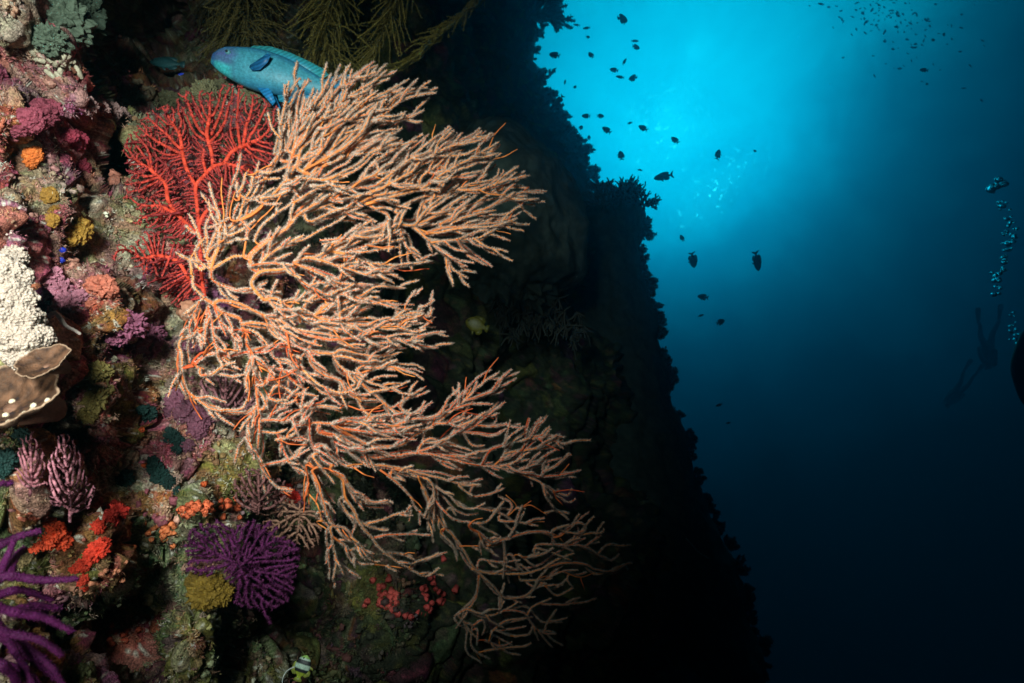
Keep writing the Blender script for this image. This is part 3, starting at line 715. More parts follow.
fan = thing('gorgonian_sea_fan', at(205, 300, 1.14), 'big orange sea fan with beige polyps spreading from the reef wall towards the open water', 'sea fan')
RUNS = []
for key, txt in LIMBS.items():
    for bi, r_ in enumerate(q.strip() for q in txt.replace('\n', '|').split('|') if q.strip()):
        RUNS.append([key, bi, np.array([tuple(map(float, q.split(','))) for q in r_.split()])])
GEOS = {k_: (Geo(), Geo()) for k_ in LIMBS}
hub = [(204.0, 298.0, 0.0)]
todo = list(range(len(RUNS))); order = []
placed = np.array([h_[:2] for h_ in hub]); placed_d = np.array([0.0])
dist = np.array([np.linalg.norm(RUNS[k_][2][0] - placed[0]) for k_ in todo])
near_i = np.zeros(len(todo), int); alive = np.ones(len(todo), bool)
while alive.any():
    # the run that starts nearest to what already stands is joined on next
    c = int(np.where(alive, dist, 1e9).argmin()); alive[c] = False
    key, bi, pts = RUNS[c]; gc_, gp_ = GEOS[key]
    root_p = placed[near_i[c]]; root_d = placed_d[near_i[c]]; gap = np.linalg.norm(root_p - pts[0])
    plen = np.linalg.norm(np.diff(pts, axis=0), axis=1).sum()
    if 1.5 < gap < 60:
        pts = np.concatenate([[root_p], pts]) if gap > 5 else np.concatenate([[root_p], pts[1:]])
    dd = np.clip(root_d * .7 + rng.normal(0, .014), -.05, .06)
    dens = {'upper': 2.6, 'crown': 2.2, 'middle': 2.4, 'stem': 2.4, 'lower': 2.0, 'foot': 1.2, 'left': .4}[key]
    r0 = .95 + min(plen, 160) / 160 * .75; r1 = .62
    bare = 1.0 if (key == 'left' and bi < 20 and rng.random() < .35) or (key in ('lower', 'stem', 'foot') and plen < 40 and rng.random() < .16) else rng.choice([0, 0, 0, 0, .1, .2])
    red = {'stem': .55, 'lower': .7, 'foot': .35, 'middle': .3}.get(key, .12)
    if key == 'left': r0 *= .85; red = .0
    P3, s_, lay = limb_branch(gc_, gp_, pts, r0, r1, dd, bare, red, root_d)
    lay = np.broadcast_to(lay, (len(s_),)); newp = [s_[::2]]; newd = [lay[::2]]
    # short side twigs leaving the branch at a low angle
    for _ in range(rng.poisson(dens * plen / 34)):
        i_ = rng.integers(int(len(s_) * .2), max(int(len(s_) * .95), int(len(s_) * .2) + 1))
        tdir = s_[min(i_ + 2, len(s_) - 1)] - s_[max(i_ - 2, 0)]; tdir /= np.linalg.norm(tdir) + 1e-9
        ang = rng.choice([-1, 1]) * rng.uniform(.35, .8); c_, s__ = math.cos(ang), math.sin(ang)
        dv = np.array([tdir[0] * c_ - tdir[1] * s__, tdir[0] * s__ + tdir[1] * c_])
        Lt = rng.uniform(9, 30) * (1 if key != 'foot' else .8)
        p1 = s_[i_] + dv * Lt * .45; p2 = p1 + (dv * .55 + tdir * .6) * Lt * .55
        limb_branch(gc_, gp_, np.array([s_[i_], p1, p2]), .95, .6, lay[i_] + rng.normal(0, .014), 1.0 if rng.random() < {'stem': .38, 'middle': .2, 'lower': .16}.get(key, .06) else 0, red, lay[i_])
    # deeper layers of the same limb, forking off at its foot
    reps = {'upper': 1.8, 'crown': 1.7, 'middle': 2.1, 'stem': 1.9, 'lower': 1.5, 'foot': .7, 'left': .3}[key] if plen > 26 else 0
    for _ in range(int(reps) + (rng.random() < reps % 1)):
        tt = np.linspace(0, 1, len(pts))[:, None]
        p2 = pts + (rng.normal(0, 6.0, 2) * tt + rng.normal(0, 1.8, pts.shape)) * np.minimum(tt * 4, 1); p2[-1] = p2[-1] + (p2[-2] - p2[-1]) * rng.uniform(.0, .4)
        limb_branch(gc_, gp_, p2, r0 * .9, r1, dd + rng.uniform(.025, .085), rng.choice([0, 0, 0, 0, 0, .2, 1.0] if key in ('stem', 'middle', 'lower') else [0, 0, .1]), min(1, red + .35), root_d)
    newp = np.concatenate(newp); newd = np.concatenate(newd)
    base_n = len(placed); placed = np.concatenate([placed, newp]); placed_d = np.concatenate([placed_d, newd])
    for k_ in np.where(alive)[0]:
        dq = np.linalg.norm(newp - RUNS[k_][2][0], axis=1); q_ = int(dq.argmin())
        if dq[q_] < dist[k_] - 1e-6: dist[k_] = dq[q_]; near_i[k_] = base_n + q_
for key, (gc_, gp_) in GEOS.items():
    b = part('branch', gc_, M_core, fan)
    subpart('polyps', gp_, M_polyp, b, smooth=False)
gx = Geo()
blob(gx, at(190, 312, 1.20), .022, (.45, .2, .12), 3, .3, 1.5, seed=4)
part('holdfast', gx, M_core, fan)


# ================================================================== fans filled by branching that reaches for free room
def in_poly(p, poly):
    poly = np.asarray(poly, float); x, y = p[:, 0], p[:, 1]; c = np.zeros(len(p), bool); j = len(poly) - 1
    for i in range(len(poly)):
        xi, yi = poly[i]; xj, yj = poly[j]
        c ^= ((yi > y) != (yj > y)) & (x < (xj - xi) * (y - yi) / (yj - yi + 1e-12) + xi); j = i
    return c


def colonise(poly, trunk, n_attr, step, kill, infl, iters=170, wig=.55):
    poly = np.asarray(poly, float); poly = crom(np.concatenate([poly, poly[:1]]), step=7)[:-1]
    poly = poly + rng.normal(0, 1, poly.shape) * min(5.0, .035 * np.ptp(poly, axis=0).max()); lo, hi = poly.min(0), poly.max(0)
    A = rng.uniform(lo, hi, (n_attr * 6, 2)); A = A[in_poly(A, poly)][:n_attr]
    nodes, par = [], []
    for run in trunk:
        s = crom(np.array(run, float), step=step); prev = -1
        if nodes:
            dd = np.linalg.norm(np.array(nodes) - s[0], axis=1)
            if dd.min() < step * 3: prev = int(dd.argmin()); s = s[1:]
        for q in s: nodes.append(q); par.append(prev); prev = len(nodes) - 1
    nodes = [np.array(q) for q in nodes]
    for _ in range(iters):
        Nn = np.array(nodes)
        if len(A) == 0: break
        d2 = ((A[:, None, :] - Nn[None]) ** 2).sum(2); k = d2.argmin(1); dm = np.sqrt(d2[np.arange(len(A)), k])
        A = A[dm > kill]; k = k[dm > kill]; dm = dm[dm > kill]
        m = dm < infl
        if not m.any(): break
        added = 0
        for q in np.unique(k[m]):
            dv = (A[m][k[m] == q] - Nn[q]); dv = (dv / (np.linalg.norm(dv, axis=1)[:, None] + 1e-9)).sum(0) + rng.normal(0, wig, 2)
            dv /= np.linalg.norm(dv) + 1e-9
            nodes.append(Nn[q] + dv * step); par.append(int(q)); added += 1
        if not added or len(nodes) > 9000: break
    return np.array(nodes), np.array(par)


def chains(par):
    ch = [[] for _ in par]
    for i, p in enumerate(par):
        if p >= 0: ch[p].append(i)
    w = np.ones(len(par))
    for i in range(len(par) - 1, -1, -1):
        if par[i] >= 0: w[par[i]] += w[i]
    out = []; st = [i for i, p in enumerate(par) if p < 0]
    st = [(-1, i) for i in st]
    while st:
        pre, i = st.pop(); run = [pre, i] if pre >= 0 else [i]
        while ch[i]:
            c = sorted(ch[i], key=lambda q: -w[q])
            for o_ in c[1:]: st.append((i, o_))
            i = c[0]; run.append(i)
        if len(run) > 1: out.append(run)
    return out, w


def grow_fan(g, poly, trunk, depth, n_attr, step, kill, infl, rmin, rmax, Cthick, Cthin, k=5, jit=.01, power=.45, gp_=None, Cpol=None, reps=7, pl=1.0):
    nodes, par = colonise(poly, trunk, n_attr, step, kill, infl)
    runs, w = chains(par)
    dn = np.zeros(len(nodes)); d0 = np.array([min(depth(q[0], q[1]) if callable(depth) else depth, near_d(q[0], q[1]) - .012) for q in nodes])
    for i in range(len(nodes)):
        dn[i] = (dn[par[i]] if par[i] >= 0 else 0) * .96 + rng.normal(0, jit * .3)
    d = d0 + dn
    P3 = at(nodes[:, 0], nodes[:, 1], d)
    rad = np.clip(rmin * (w ** power), rmin, rmax) * d / FPX
    f = np.clip((w ** power * rmin - rmin) / (rmax - rmin), 0, 1)[:, None]
    CC = np.asarray(Cthin) * (1 - f) + np.asarray(Cthick) * f
    CC = CC * rng.uniform(.75, 1.25, (len(CC), 1))
    for r in runs:
        rr = rad[r].copy()
        if len(rr) > 1: rr[0] = min(rr[0], rr[1] * 1.3)
        g.tube(P3[r], rr, k, np.clip(CC[r], 0, .9))
    if gp_ is not None:
        idx = np.where(par >= 0)[0]
        for rep in range(reps):
            u = rng.random((len(idx), 1)); b = P3[idx] * u + P3[par[idx]] * (1 - u)
            D = rng.normal(size=b.shape) - .5 * FW
            gp_.spikes(b, D, pl * d[idx] / FPX * rng.uniform(1.3, 3.4, len(idx)), d[idx] / FPX * rng.uniform(.35, .6, len(idx)), np.asarray(Cpol) * rng.uniform(.6, 1.4, (len(idx), 1)))
    return P3


t = thing('red_sea_fan', at(203, 296, 1.22), 'bushy red sea fan growing on the wall left of the big orange fan', 'sea fan')
g, gp_ = Geo(), Geo()
rd = lambda x, y: 1.20 + .10 * np.clip((230 - y) / 120, 0, 1.2)
grow_fan(g, [(130, 130), (150, 108), (190, 95), (245, 94), (276, 110), (276, 150), (262, 178), (235, 205), (214, 250), (205, 300), (188, 310), (160, 290), (135, 262), (112, 262), (140, 228), (130, 190), (128, 160)],
         [[(205, 300), (201, 270), (200, 240), (197, 205), (196, 186), (205, 175), (213, 167), (224, 164), (236, 166)], [(196, 186), (190, 176), (185, 164), (182, 150)], [(213, 167), (212, 155), (208, 140)], [(206, 172), (203, 160), (204, 150)],
          [(203, 290), (190, 280), (178, 262), (160, 256), (146, 258)], [(200, 235), (188, 225), (176, 214), (160, 206)], [(176, 214), (168, 200), (166, 186), (158, 176)], [(224, 164), (232, 152), (246, 145)], [(199, 225), (206, 212), (218, 205)]],
         rd, 5200, 2.0, 2.0, 15, .50, 2.1, (.80, .075, .035), (.48, .045, .04), 5, .014, .29, gp_, (.38, .06, .055))
b = part('branch', g, M_coral, t); subpart('polyps', gp_, M_growth, b, smooth=False)
g = Geo()
grow_fan(g, [(132, 140), (170, 104), (240, 100), (272, 120), (262, 170), (230, 200), (200, 250), (190, 290), (150, 280), (138, 220)], [[(203, 296), (190, 240), (190, 190), (215, 150)], [(190, 190), (160, 160)]],
         lambda x, y: rd(x, y) + .03, 1600, 2.4, 3, 20, .6, 1.4, (.3, .03, .03), (.20, .025, .035), 4, .02)
part('branch', g, M_coral, t)

# mauve fans, purple fans and bottlebrush corals -----------------------------------------
def small_fan(name, label, cat, poly, trunk, depth, n, Ct, Cn, rmin=.5, rmax=1.5, pol=None, step=2.0, kill=2.2, infl=40, group=None, jit=.012, reps=7, pl=1.0):
    tr0 = trunk[0][0]
    t = thing(name, at(tr0[0], tr0[1], depth if not callable(depth) else depth(*tr0)), label, cat, group)
    g, gp_ = Geo(), (Geo() if pol is not None else None)
    grow_fan(g, poly, trunk, depth, n, step, kill, infl, rmin, rmax, Ct, Cn, 5, jit, .42, gp_, pol, reps, pl)
    b = part('branch', g, M_coral, t)
    if gp_: subpart('polyps', gp_, M_growth, b, smooth=False)
    return t


small_fan('mauve_sea_fan', 'pale mauve sea fan curling below the brown plate coral, with a thick rim', 'sea fan',
          [(45, 500), (48, 460), (58, 436), (70, 440), (84, 462), (94, 490), (90, 508), (70, 512)], [[(70, 522), (70, 508)]], .80, 1100, (.36, .14, .17), (.27, .10, .13))
small_fan('mauve_sea_fan', 'small mauve sea fan at the left edge just under the brown plate coral', 'sea fan',
          [(18, 480), (20, 440), (32, 432), (42, 446), (46, 475), (34, 490)], [[(30, 496), (31, 484)]], .79, 500, (.30, .11, .13), (.22, .08, .10))
t = small_fan('purple_feather_star', 'dark purple feathery coral spread over the reef below the orange cup corals', 'coral',
          [(182, 560), (190, 530), (225, 522), (262, 524), (290, 540), (298, 570), (286, 600), (262, 616), (238, 604), (225, 570), (200, 575)],
          [[(240, 566), (247, 560)], [(240, 566), (249, 570)], [(240, 568), (245, 577)], [(238, 566), (230, 560)], [(239, 564), (238, 555)]],
          lambda x, y: 1.08 + .0009 * (x - 180), 1900, (.115, .012, .09), (.085, .009, .075), .38, .9, (.105, .012, .07), 2.0, 2.3, 40, reps=16, pl=1.3)
small_fan('brown_feather_star', 'brown bristly feather star hanging at the lower left edge of the orange fan', 'feather star',
          [(262, 512), (280, 502), (310, 506), (326, 520), (318, 540), (300, 548), (280, 540), (266, 530)], [[(300, 510), (300, 516)]], 1.30, 800, (.30, .15, .10), (.22, .09, .07), .6, 1.2, (.26, .12, .08))
small_fan('maroon_coral', 'dull maroon bristly coral patch under the looping bare branches of the orange fan', 'coral',
          [(195, 395), (205, 372), (236, 370), (252, 390), (250, 412), (225, 420), (202, 412)], [[(226, 424), (225, 414)]], 1.235, 1000, (.24, .09, .10), (.2, .075, .085), .7, 1.4, (.20, .09, .09))
small_fan('maroon_coral', 'dull maroon bristly coral beside the small red sponge under the orange fan', 'coral',
          [(232, 500), (240, 470), (262, 468), (285, 484), (282, 504), (255, 512)], [[(258, 514), (259, 506)]], 1.235, 700, (.21, .08, .075), (.17, .06, .06), .7, 1.3, (.18, .08, .07))

# purple branching coral in the lower left corner: each arm its own part
t = thing('purple_branching_coral', at(-8, 600, .56), 'vivid purple branching coral reaching in from the lower left corner', 'coral')
ARMS = ["-20,560 0,545 20,536 40,531", "-10,585 8,576 40,580 77,579", "-10,598 20,590 52,600", "-10,605 15,612 45,618 72,631", "-20,640 5,636 30,650 52,668 66,690", "-20,620 4,632 40,640 62,655", "-30,660 0,664 30,676 44,700",
        "-30,690 -5,655 14,640", "8,576 14,560 24,548", "-30,520 -8,488 12,483", "15,612 34,606 60,608", "0,664 14,676 20,705", "-25,600 -5,620 20,660 36,690", "-12,600 6,560 14,541", "2,634 34,660 58,680"]
for i_, a in enumerate(ARMS):
    g, gp_ = Geo(), Geo()
    s = crom([tuple(map(float, q.split(','))) for q in a.split()], step=4); n = len(s)
    d = .60 + .05 * rng.normal() + np.linspace(0, .05, n)
    P3 = at(s[:, 0], s[:, 1], d)
    rr = np.linspace(5.2, 2.2, n) * d / FPX * (1 + .1 * np.sin(np.arange(n) * 1.3))
    g.tube(P3, rr, 8, np.array([.085, .006, .068]) * rng.uniform(.7, 1.15))
    m = n * 90; q = rng.integers(0, n - 1, m); u = rng.random((m, 1)); bpt = P3[q] * (1 - u) + P3[q + 1] * u
    D = rng.normal(size=(m, 3)); gp_.spikes(bpt, D, rr[q] + d[q] / FPX * rng.uniform(.8, 2.8, m), d[q] / FPX * .55, np.array([.12, .010, .09]) * rng.uniform(.25, 1.9, (m, 1)))
    b = part('branch', g, M_soft, t); subpart('polyps', gp_, M_growth, b, smooth=False)

# ================================================================== brown bottlebrush corals hanging at the top
def hanging(label, trunk, depth, spread, n, L, C, rl=.9):
    t = thing('black_coral', at(*trunk[0], depth), label, 'coral', 'brown black corals hanging at the top of the wall')
    g, gp_ = Geo(), Geo()
    s = crom(np.array(trunk, float), step=4)
    g.tube(at(s[:, 0], s[:, 1], np.full(len(s), depth)), np.linspace(2.6, 1.2, len(s)) * depth / FPX, 5, np.array(C) * .8)
    for _ in range(n):
        i_ = rng.integers(0, len(s)); tdir = s[min(i_ + 2, len(s) - 1)] - s[max(i_ - 2, 0)]; tdir /= np.linalg.norm(tdir) + 1e-9
        a = rng.normal(0, spread); c_, s__ = math.cos(a), math.sin(a)
        dv = np.array([tdir[0] * c_ - tdir[1] * s__, tdir[0] * s__ + tdir[1] * c_]); l = L * rng.uniform(.4, 1.1)
        p = crom(np.array([s[i_], s[i_] + dv * l * .5 + rng.normal(0, 2, 2), s[i_] + dv * l + tdir * l * .2 + rng.normal(0, 3, 2)]), step=4)
        d = depth + rng.normal(0, .06) + np.linspace(0, rng.normal(0, .12), len(p))
        P3 = at(p[:, 0], p[:, 1], d)
        g.tube(P3, np.linspace(.55, .25, len(p)) * depth / FPX, 4, np.array(C) * rng.uniform(.7, 1.2))
        m = len(p) * 11; q = rng.integers(0, len(p) - 1, m); u = rng.random((m, 1))
        gp_.spikes(P3[q] * (1 - u) + P3[q + 1] * u, rng.normal(size=(m, 3)), depth / FPX * rng.uniform(1.2, 3.4, m), depth / FPX * .28, np.array(C) * rng.uniform(.6, 1.6, (m, 1)))
    b = part('branch', g, M_coral, t); subpart('twigs', gp_, M_growth, b, smooth=False)


BC = (.24, .175, .04)
hanging('wide brown bushy black coral hanging behind the head of the blue parrotfish', [(255, -60), (245, -10), (248, 60)], 2.05, 1.0, 520, 48, (.19, .135, .04))
hanging('brown feathery black coral hanging above the back of the blue parrotfish', [(345, -70), (335, -20), (325, 30), (335, 78)], 1.95, .6, 380, 46, BC)
hanging('thin brown black coral hanging between the feathery one and the long diagonal one', [(420, -60), (398, -10), (380, 40), (360, 75)], 1.95, .45, 190, 40, BC)
hanging('long thin brown black coral slanting down from the top edge to the fan tips', [(500, -40), (472, 4), (440, 34), (408, 62), (385, 74)], 1.95, .22, 110, 24, (.27, .20, .04))
hanging('brown black coral tuft beside the cave at the top of the wall', [(225, -60), (216, -10), (222, 34)], 2.35, .8, 240, 38, (.12, .085, .04))

# ================================================================== corals and sponges on the near wall
def lumps(name, label, cat, spots, C, amp=.28, freq=1.7, knob=0.0, kfreq=5, mat=None, out=.25, group=None, sub=5, pname='lobe', cvar=.32):
    """spots: (px, py, radius in picture pixels); each a part seated on the wall"""
    p0, n0, z0 = surf(spots[0][0], spots[0][1])
    t = thing(name, p0, label, cat, group)
    for k, (x, y, r) in enumerate(spots):
        p, n, z = surf(x, y)
        rr = r * z / FPX
        g = Geo()
        c = at(x, y, z - rr * out)
        blob(g, c, rr, np.array(C) * rng.uniform(.6, 1.05), sub, amp * 1.25, freq * 1.25, np.diag(rng.uniform(.85, 1.15, 3)), seed=k + int(x), knob=knob, kfreq=kfreq, cvar=cvar)
        part(pname, g, mat or M_coral, t)
    return t


# white leather coral at the left edge
t = thing('white_soft_coral', at(12, 310, .74), 'white lumpy soft coral full of pores at the left edge', 'soft coral')
for k, (x, y, r, dz_) in enumerate([(14, 258, 11, .03), (4, 270, 14, .0), (18, 276, 12, .01), (-10, 290, 18, .0), (10, 292, 14, -.01), (24, 298, 11, .0), (0, 312, 17, -.02), (22, 318, 13, -.01), (33, 318, 10, .01), (42, 336, 10, .0), (28, 338, 12, -.015), (10, 336, 15, -.02), (16, 354, 12, -.01), (31, 356, 9, -.01), (-18, 330, 24, .01), (40, 350, 7, .0)]):
    g = Geo(); d = .72 + dz_
    blob(g, at(x, y, d), r * d / FPX, (.40, .32, .26), 5, .30, 1.9, None, k + 3, knob=.24, kfreq=5.5, cvar=.12)
    lb = part('lobe', g, M_soft, t)
    pv_ = np.concatenate(g.v); pick = rng.choice(len(pv_), 260, replace=False); gq = Geo(); bv, bf_ = ico(1)
    for i_ in pick:
        rr = d / FPX * rng.uniform(.8, 1.7); gq.add(pv_[i_] + bv * rr * rng.uniform(.8, 1.2, 3), bf_, None, np.array([.47, .38, .31]) * rng.uniform(.75, 1.15))
    subpart('polyps', gq, M_soft, lb)


def plate(name, label, c, rx, ry, tilt, d, spots, seed):
    """a scalloped plate coral: thick bowl with a pale rim"""
    t = thing(name, at(c[0], c[1], d), label, 'plate coral')
    nrm = -FW * math.cos(tilt) + UP * math.sin(tilt); ax = RT; ay = np.cross(nrm, ax)
    K, M = 90, 22
    th = np.arange(K) * 2 * np.pi / K
    wave = 1 + .07 * np.sin(3 * th + seed) + .05 * np.sin(7 * th + seed * 2) + .025 * np.sin(13 * th)
    rho = np.concatenate([np.linspace(.03, 1, M), [1.03, 1.0], np.linspace(.96, .1, 8)])
    lift = np.concatenate([.42 * np.linspace(.03, 1, M) ** 2, [.41, .37], .42 * np.linspace(.96, .1, 8) ** 2 - .10])
    S = rx * d / FPX
    V = at(c[0], c[1], d) + (rho[:, None] * wave[None] * np.cos(th)[None])[..., None] * ax * S + (rho[:, None] * wave[None] * np.sin(th)[None])[..., None] * ay * S * (ry / rx) / max(math.cos(tilt), .3) * .9 + (lift[:, None] * np.ones(K))[..., None] * nrm * S
    V = V.reshape(-1, 3); n = len(rho)
    V = V + nrm * (S * .045 * fbm(V * 60, 3, seed) + S * .012 * np.repeat(rho, K) * np.sin(26 * np.tile(th, n) + 4 * fbm(V * 30, 2, seed)))[:, None]
    i = np.arange(n - 1)[:, None]; j = np.arange(K)[None]
    Q = np.stack([i * K + j, i * K + (j + 1) % K, (i + 1) * K + (j + 1) % K, (i + 1) * K + j], -1).reshape(-1, 4)
    rr = np.repeat(rho, K); rim = ((rr > .965) & (np.repeat(np.arange(n), K) < M + 2))
    C = np.array([.085, .040, .021]) * (.8 + 1.0 * fbm(V * 90, 3, 6))[:, None]
    C = np.where(rim[:, None], np.array([.31, .20, .13]), C)
    g = Geo(); g.add(V, None, Q, np.clip(C, .01, .9)); g.add([V[:K].mean(0)], None, None, (.2, .09, .05))
    b = part('plate', g, M_coral, t)
    for (x, y) in spots:
        g = Geo(); px, py = c[0] + x, c[1] + y
        vx, vy, _v = proj(V); i_ = int(((vx - px) ** 2 + (vy - py) ** 2 + 1e3 * (np.repeat(np.arange(n), K) > M)).argmin())
        blob(g, V[i_], 3.0 * d / FPX, (.60, .50, .36), 2, .2, 2, seed=int(px))
        part('pale_knob', g, M_coral, t)
    g = Geo(); q = at(c[0], c[1], d)
    g.tube([q - nrm * S * .05, q - nrm * S * .2 + FW * S * .15, q + FW * S * 1.2 - UP * S * .1], [S * .25, S * .2, S * .3], 10, (.16, .08, .05))
    part('stalk', g, M_coral, t)


plate('plate_coral', 'larger brown plate coral with pale rim and white knobs at the left edge', (10, 410), 49, 33, R(50), .69, [(3, -8), (-4, 6), (16, 6), (38, -10), (2, 18), (24, -4), (28, 10)], 1)
plate('plate_coral', 'smaller brown cup shaped plate coral under the white soft coral', (46, 367), 22, 17, R(52), .675, [], 5)

lumps('ochre_sponge', 'round ochre sponge above the two blue sea squirts', 'sponge', [(77, 230, 14), (70, 238, 9)], (.52, .27, .045), .3)
lumps('ochre_sponge', 'tall ochre sponge patch left of the round ochre one', 'sponge', [(50, 196, 8), (53, 208, 8), (52, 220, 6)], (.34, .17, .03), .3)
lumps('ochre_sponge', 'dim yellow sponge under the purple feathery coral', 'sponge', [(206, 592, 14), (222, 594, 11), (196, 582, 9), (214, 582, 8)], (.17, .10, .012), .3, 2.6, .25)
lumps('orange_sponge', 'small flat orange sponge on the upper left wall', 'sponge', [(33, 155, 8), (31, 162, 6)], (.62, .15, .03), .35)
lumps('orange_sponge', 'salmon pink sponge lump left of the red fan base', 'sponge', [(100, 286, 12), (108, 290, 9), (91, 303, 5)], (.55, .16, .10), .35)
lumps('red_sponge', 'bright orange red sponge clump beside the purple branching coral', 'sponge', [(54, 532, 9), (44, 540, 10), (60, 541, 8), (49, 517, 6), (36, 545, 6), (50, 524, 5)], (.72, .075, .025), .4, 2.2)
lumps('red_sponge', 'scarlet sponge clump standing right of the orange red clump', 'sponge', [(99, 549, 9), (92, 556, 7), (104, 543, 5), (98, 527, 6)], (.68, .045, .02), .4, 2.2)
lumps('red_sponge', 'dark scarlet sponge above the scarlet clump', 'sponge', [(114, 506, 6), (118, 512, 7), (110, 516, 6), (113, 522, 5)], (.52, .03, .02), .4, 2.2)
lumps('red_sponge', 'small scarlet sponge low beside the purple coral arms', 'sponge', [(83, 565, 7), (75, 569, 5), (83, 580, 5), (84, 588, 4)], (.6, .045, .02), .4, 2.2)
lumps('red_sponge', 'small bright red sponge tucked under the lower edge of the orange fan', 'sponge', [(290, 496, 6), (283, 493, 4), (288, 488, 4), (296, 498, 4)], (.70, .03, .02), .4, 2.2)
lumps('crimson_sponge', 'crimson encrusting sponge on the upper left wall', 'sponge', [(44, 112, 12), (32, 120, 11), (20, 128, 9), (52, 108, 8)], (.30, .06, .09), .35)
lumps('crimson_sponge', 'crimson sponge patch right of the flat orange sponge', 'sponge', [(76, 140, 9), (70, 136, 7), (82, 167, 7)], (.34, .04, .07), .35)
lumps('purple_sponge', 'dusky purple encrusting sponge below the left branches of the fan', 'sponge', [(176, 400, 10), (188, 412, 13), (202, 416, 11), (196, 430, 9), (172, 412, 7), (186, 446, 7)], (.17, .055, .085), .35, 2)
lumps('purple_sponge', 'mauve lumpy sponge in the middle of the wall left of the red fan base', 'sponge', [(130, 325, 14), (145, 335, 15), (118, 338, 9), (150, 345, 10), (135, 345, 10)], (.24, .07, .12), .4, 2.2, .3)
lumps('purple_sponge', 'dark violet sponge beside the white soft coral', 'sponge', [(42, 300, 10), (46, 310, 8)], (.085, .012, .05), .3)
lumps('pink_sponge', 'pink crust on the wall beside the white soft coral', 'sponge', [(60, 290, 10), (70, 302, 10), (52, 276, 8), (62, 310, 7), (80, 296, 6)], (.40, .15, .20), .4, 2.2)
lumps('pink_sponge', 'pale pink crusted knob under the cream finger coral', 'sponge', [(112, 112, 9), (122, 116, 7), (100, 108, 7), (88, 106, 7)], (.45, .26, .24), .4, 2.2)
for lab, sp in [('bottle green cup coral left of the looping bare fan branches', [(148, 413, 7), (142, 410, 5), (152, 418, 5)]), ('bottle green cup coral clump below and right of the first', [(172, 438, 7), (178, 442, 6), (168, 432, 5), (176, 450, 5)]),
                ('bottle green cup coral clump lowest of the three in the middle', [(155, 468, 7), (160, 476, 7), (168, 482, 6), (153, 460, 5), (176, 490, 4)]), ('single bottle green cup coral left of the clumps', [(125, 478, 7), (120, 482, 4)]), ('bottle green cup coral under the brown plate coral at the left edge', [(6, 460, 9), (2, 470, 8), (22, 436, 7)])]:
    lumps('green_cup_coral', lab, 'cup coral', sp, (.006, .026, .022), .25, 2, .5, 3.5, group='dark green cup corals on the wall')
lumps('blue_sea_squirt', 'upper of two vivid blue sea squirts under the ochre sponge', 'sea squirt', [(63, 250, 2.8)], (.015, .035, .42), .2, sub=3, group='blue sea squirts')
lumps('blue_sea_squirt', 'lower of two vivid blue sea squirts under the ochre sponge', 'sea squirt', [(61, 260, 3.0)], (.015, .035, .42), .2, sub=3, group='blue sea squirts')

# cream finger coral
t = thing('finger_coral', surf(58, 70)[0], 'cream finger coral on the upper left wall', 'coral')
for k in range(34):
    x = rng.uniform(34, 84); y = 52 + (x - 34) * .55 + rng.normal(0, 7)
    p, n, z = surf(x, y); g = Geo(); L = rng.uniform(5, 9) * z / FPX; dirn = -FW * .5 + UP * rng.uniform(.2, .9) + RT * rng.normal(0, .5); dirn /= np.linalg.norm(dirn)
    g.tube(np.array([p - dirn * L * .3, p + dirn * L * .4, p + dirn * L]), np.array([2.4, 2.6, 2.0]) * z / FPX, 7, np.array([.58, .50, .36]) * rng.uniform(.75, 1.15))
    part('finger', g, M_coral, t)
t = thing('white_rope_sponge', surf(60, 320)[0], 'thin curved white rope sponge right of the white soft coral', 'sponge')
g = Geo(); s = crom([(49, 316), (55, 313), (60, 318), (66, 326), (74, 330), (80, 334)], step=3); zz = np.array([surf(*q)[2] for q in s]).min()
g.tube(at(s[:, 0], s[:, 1], np.full(len(s), zz - .015)), np.linspace(2.6, 1.5, len(s)) * zz / FPX, 7, (.62, .52, .45)); part('stem', g, M_coral, t)

# the little cave's rim stones, and leaf like crust
lumps('grey_sponge', 'grey green leafy crust at the upper left corner beside the cave', 'sponge', [(62, 22, 24), (80, 10, 20), (50, 40, 14)], (.10, .13, .09), .35, 2.0, .25)
lumps('tan_coral', 'tan crusted ledge under the blue parrotfish', 'coral', [(205, 92, 10), (220, 90, 11), (236, 90, 10), (190, 96, 8), (168, 100, 9), (250, 96, 9)], (.20, .17, .09), .35, 2.0, .3)
lumps('tan_coral', 'olive yellow crust below the brown plate corals', 'coral', [(95, 400, 10), (88, 415, 9), (100, 372, 9), (105, 390, 7), (88, 380, 8)], (.26, .20, .06), .4, 2.2, .3)


# ---- clusters of small orange cup corals: every polyp a part
def cups(label, spots, C, r, group):
    p0, _, z0 = surf(*spots[0]); t = thing('orange_cup_coral', p0, label, 'cup coral', group)
    for (x, y) in spots:
        p, n, z = surf(x, y); rr = r * rng.uniform(.7, 1.25) * z / FPX; ax = -FW + UP * rng.normal(0, .5) + RT * rng.normal(0, .5); ax /= np.linalg.norm(ax)
        c = at(x, y, z - rr * .6); g = Geo(); CC = np.array(C) * rng.uniform(.7, 1.2)
        g.tube(np.array([c - ax * rr * 1.4, c - ax * rr * .3, c + ax * rr * .5, c + ax * rr * .75, c + ax * rr * .45]), np.array([.62, .8, .95, .75, .3]) * rr, 10, np.stack([CC * .7, CC, CC * 1.1, CC * 1.1, CC * .45]))
        part('polyp', g, M_soft, t)


def scatter(cx, cy, sx, sy, n): return [(cx + sx * rng.normal(), cy + sy * rng.normal()) for _ in range(n)]


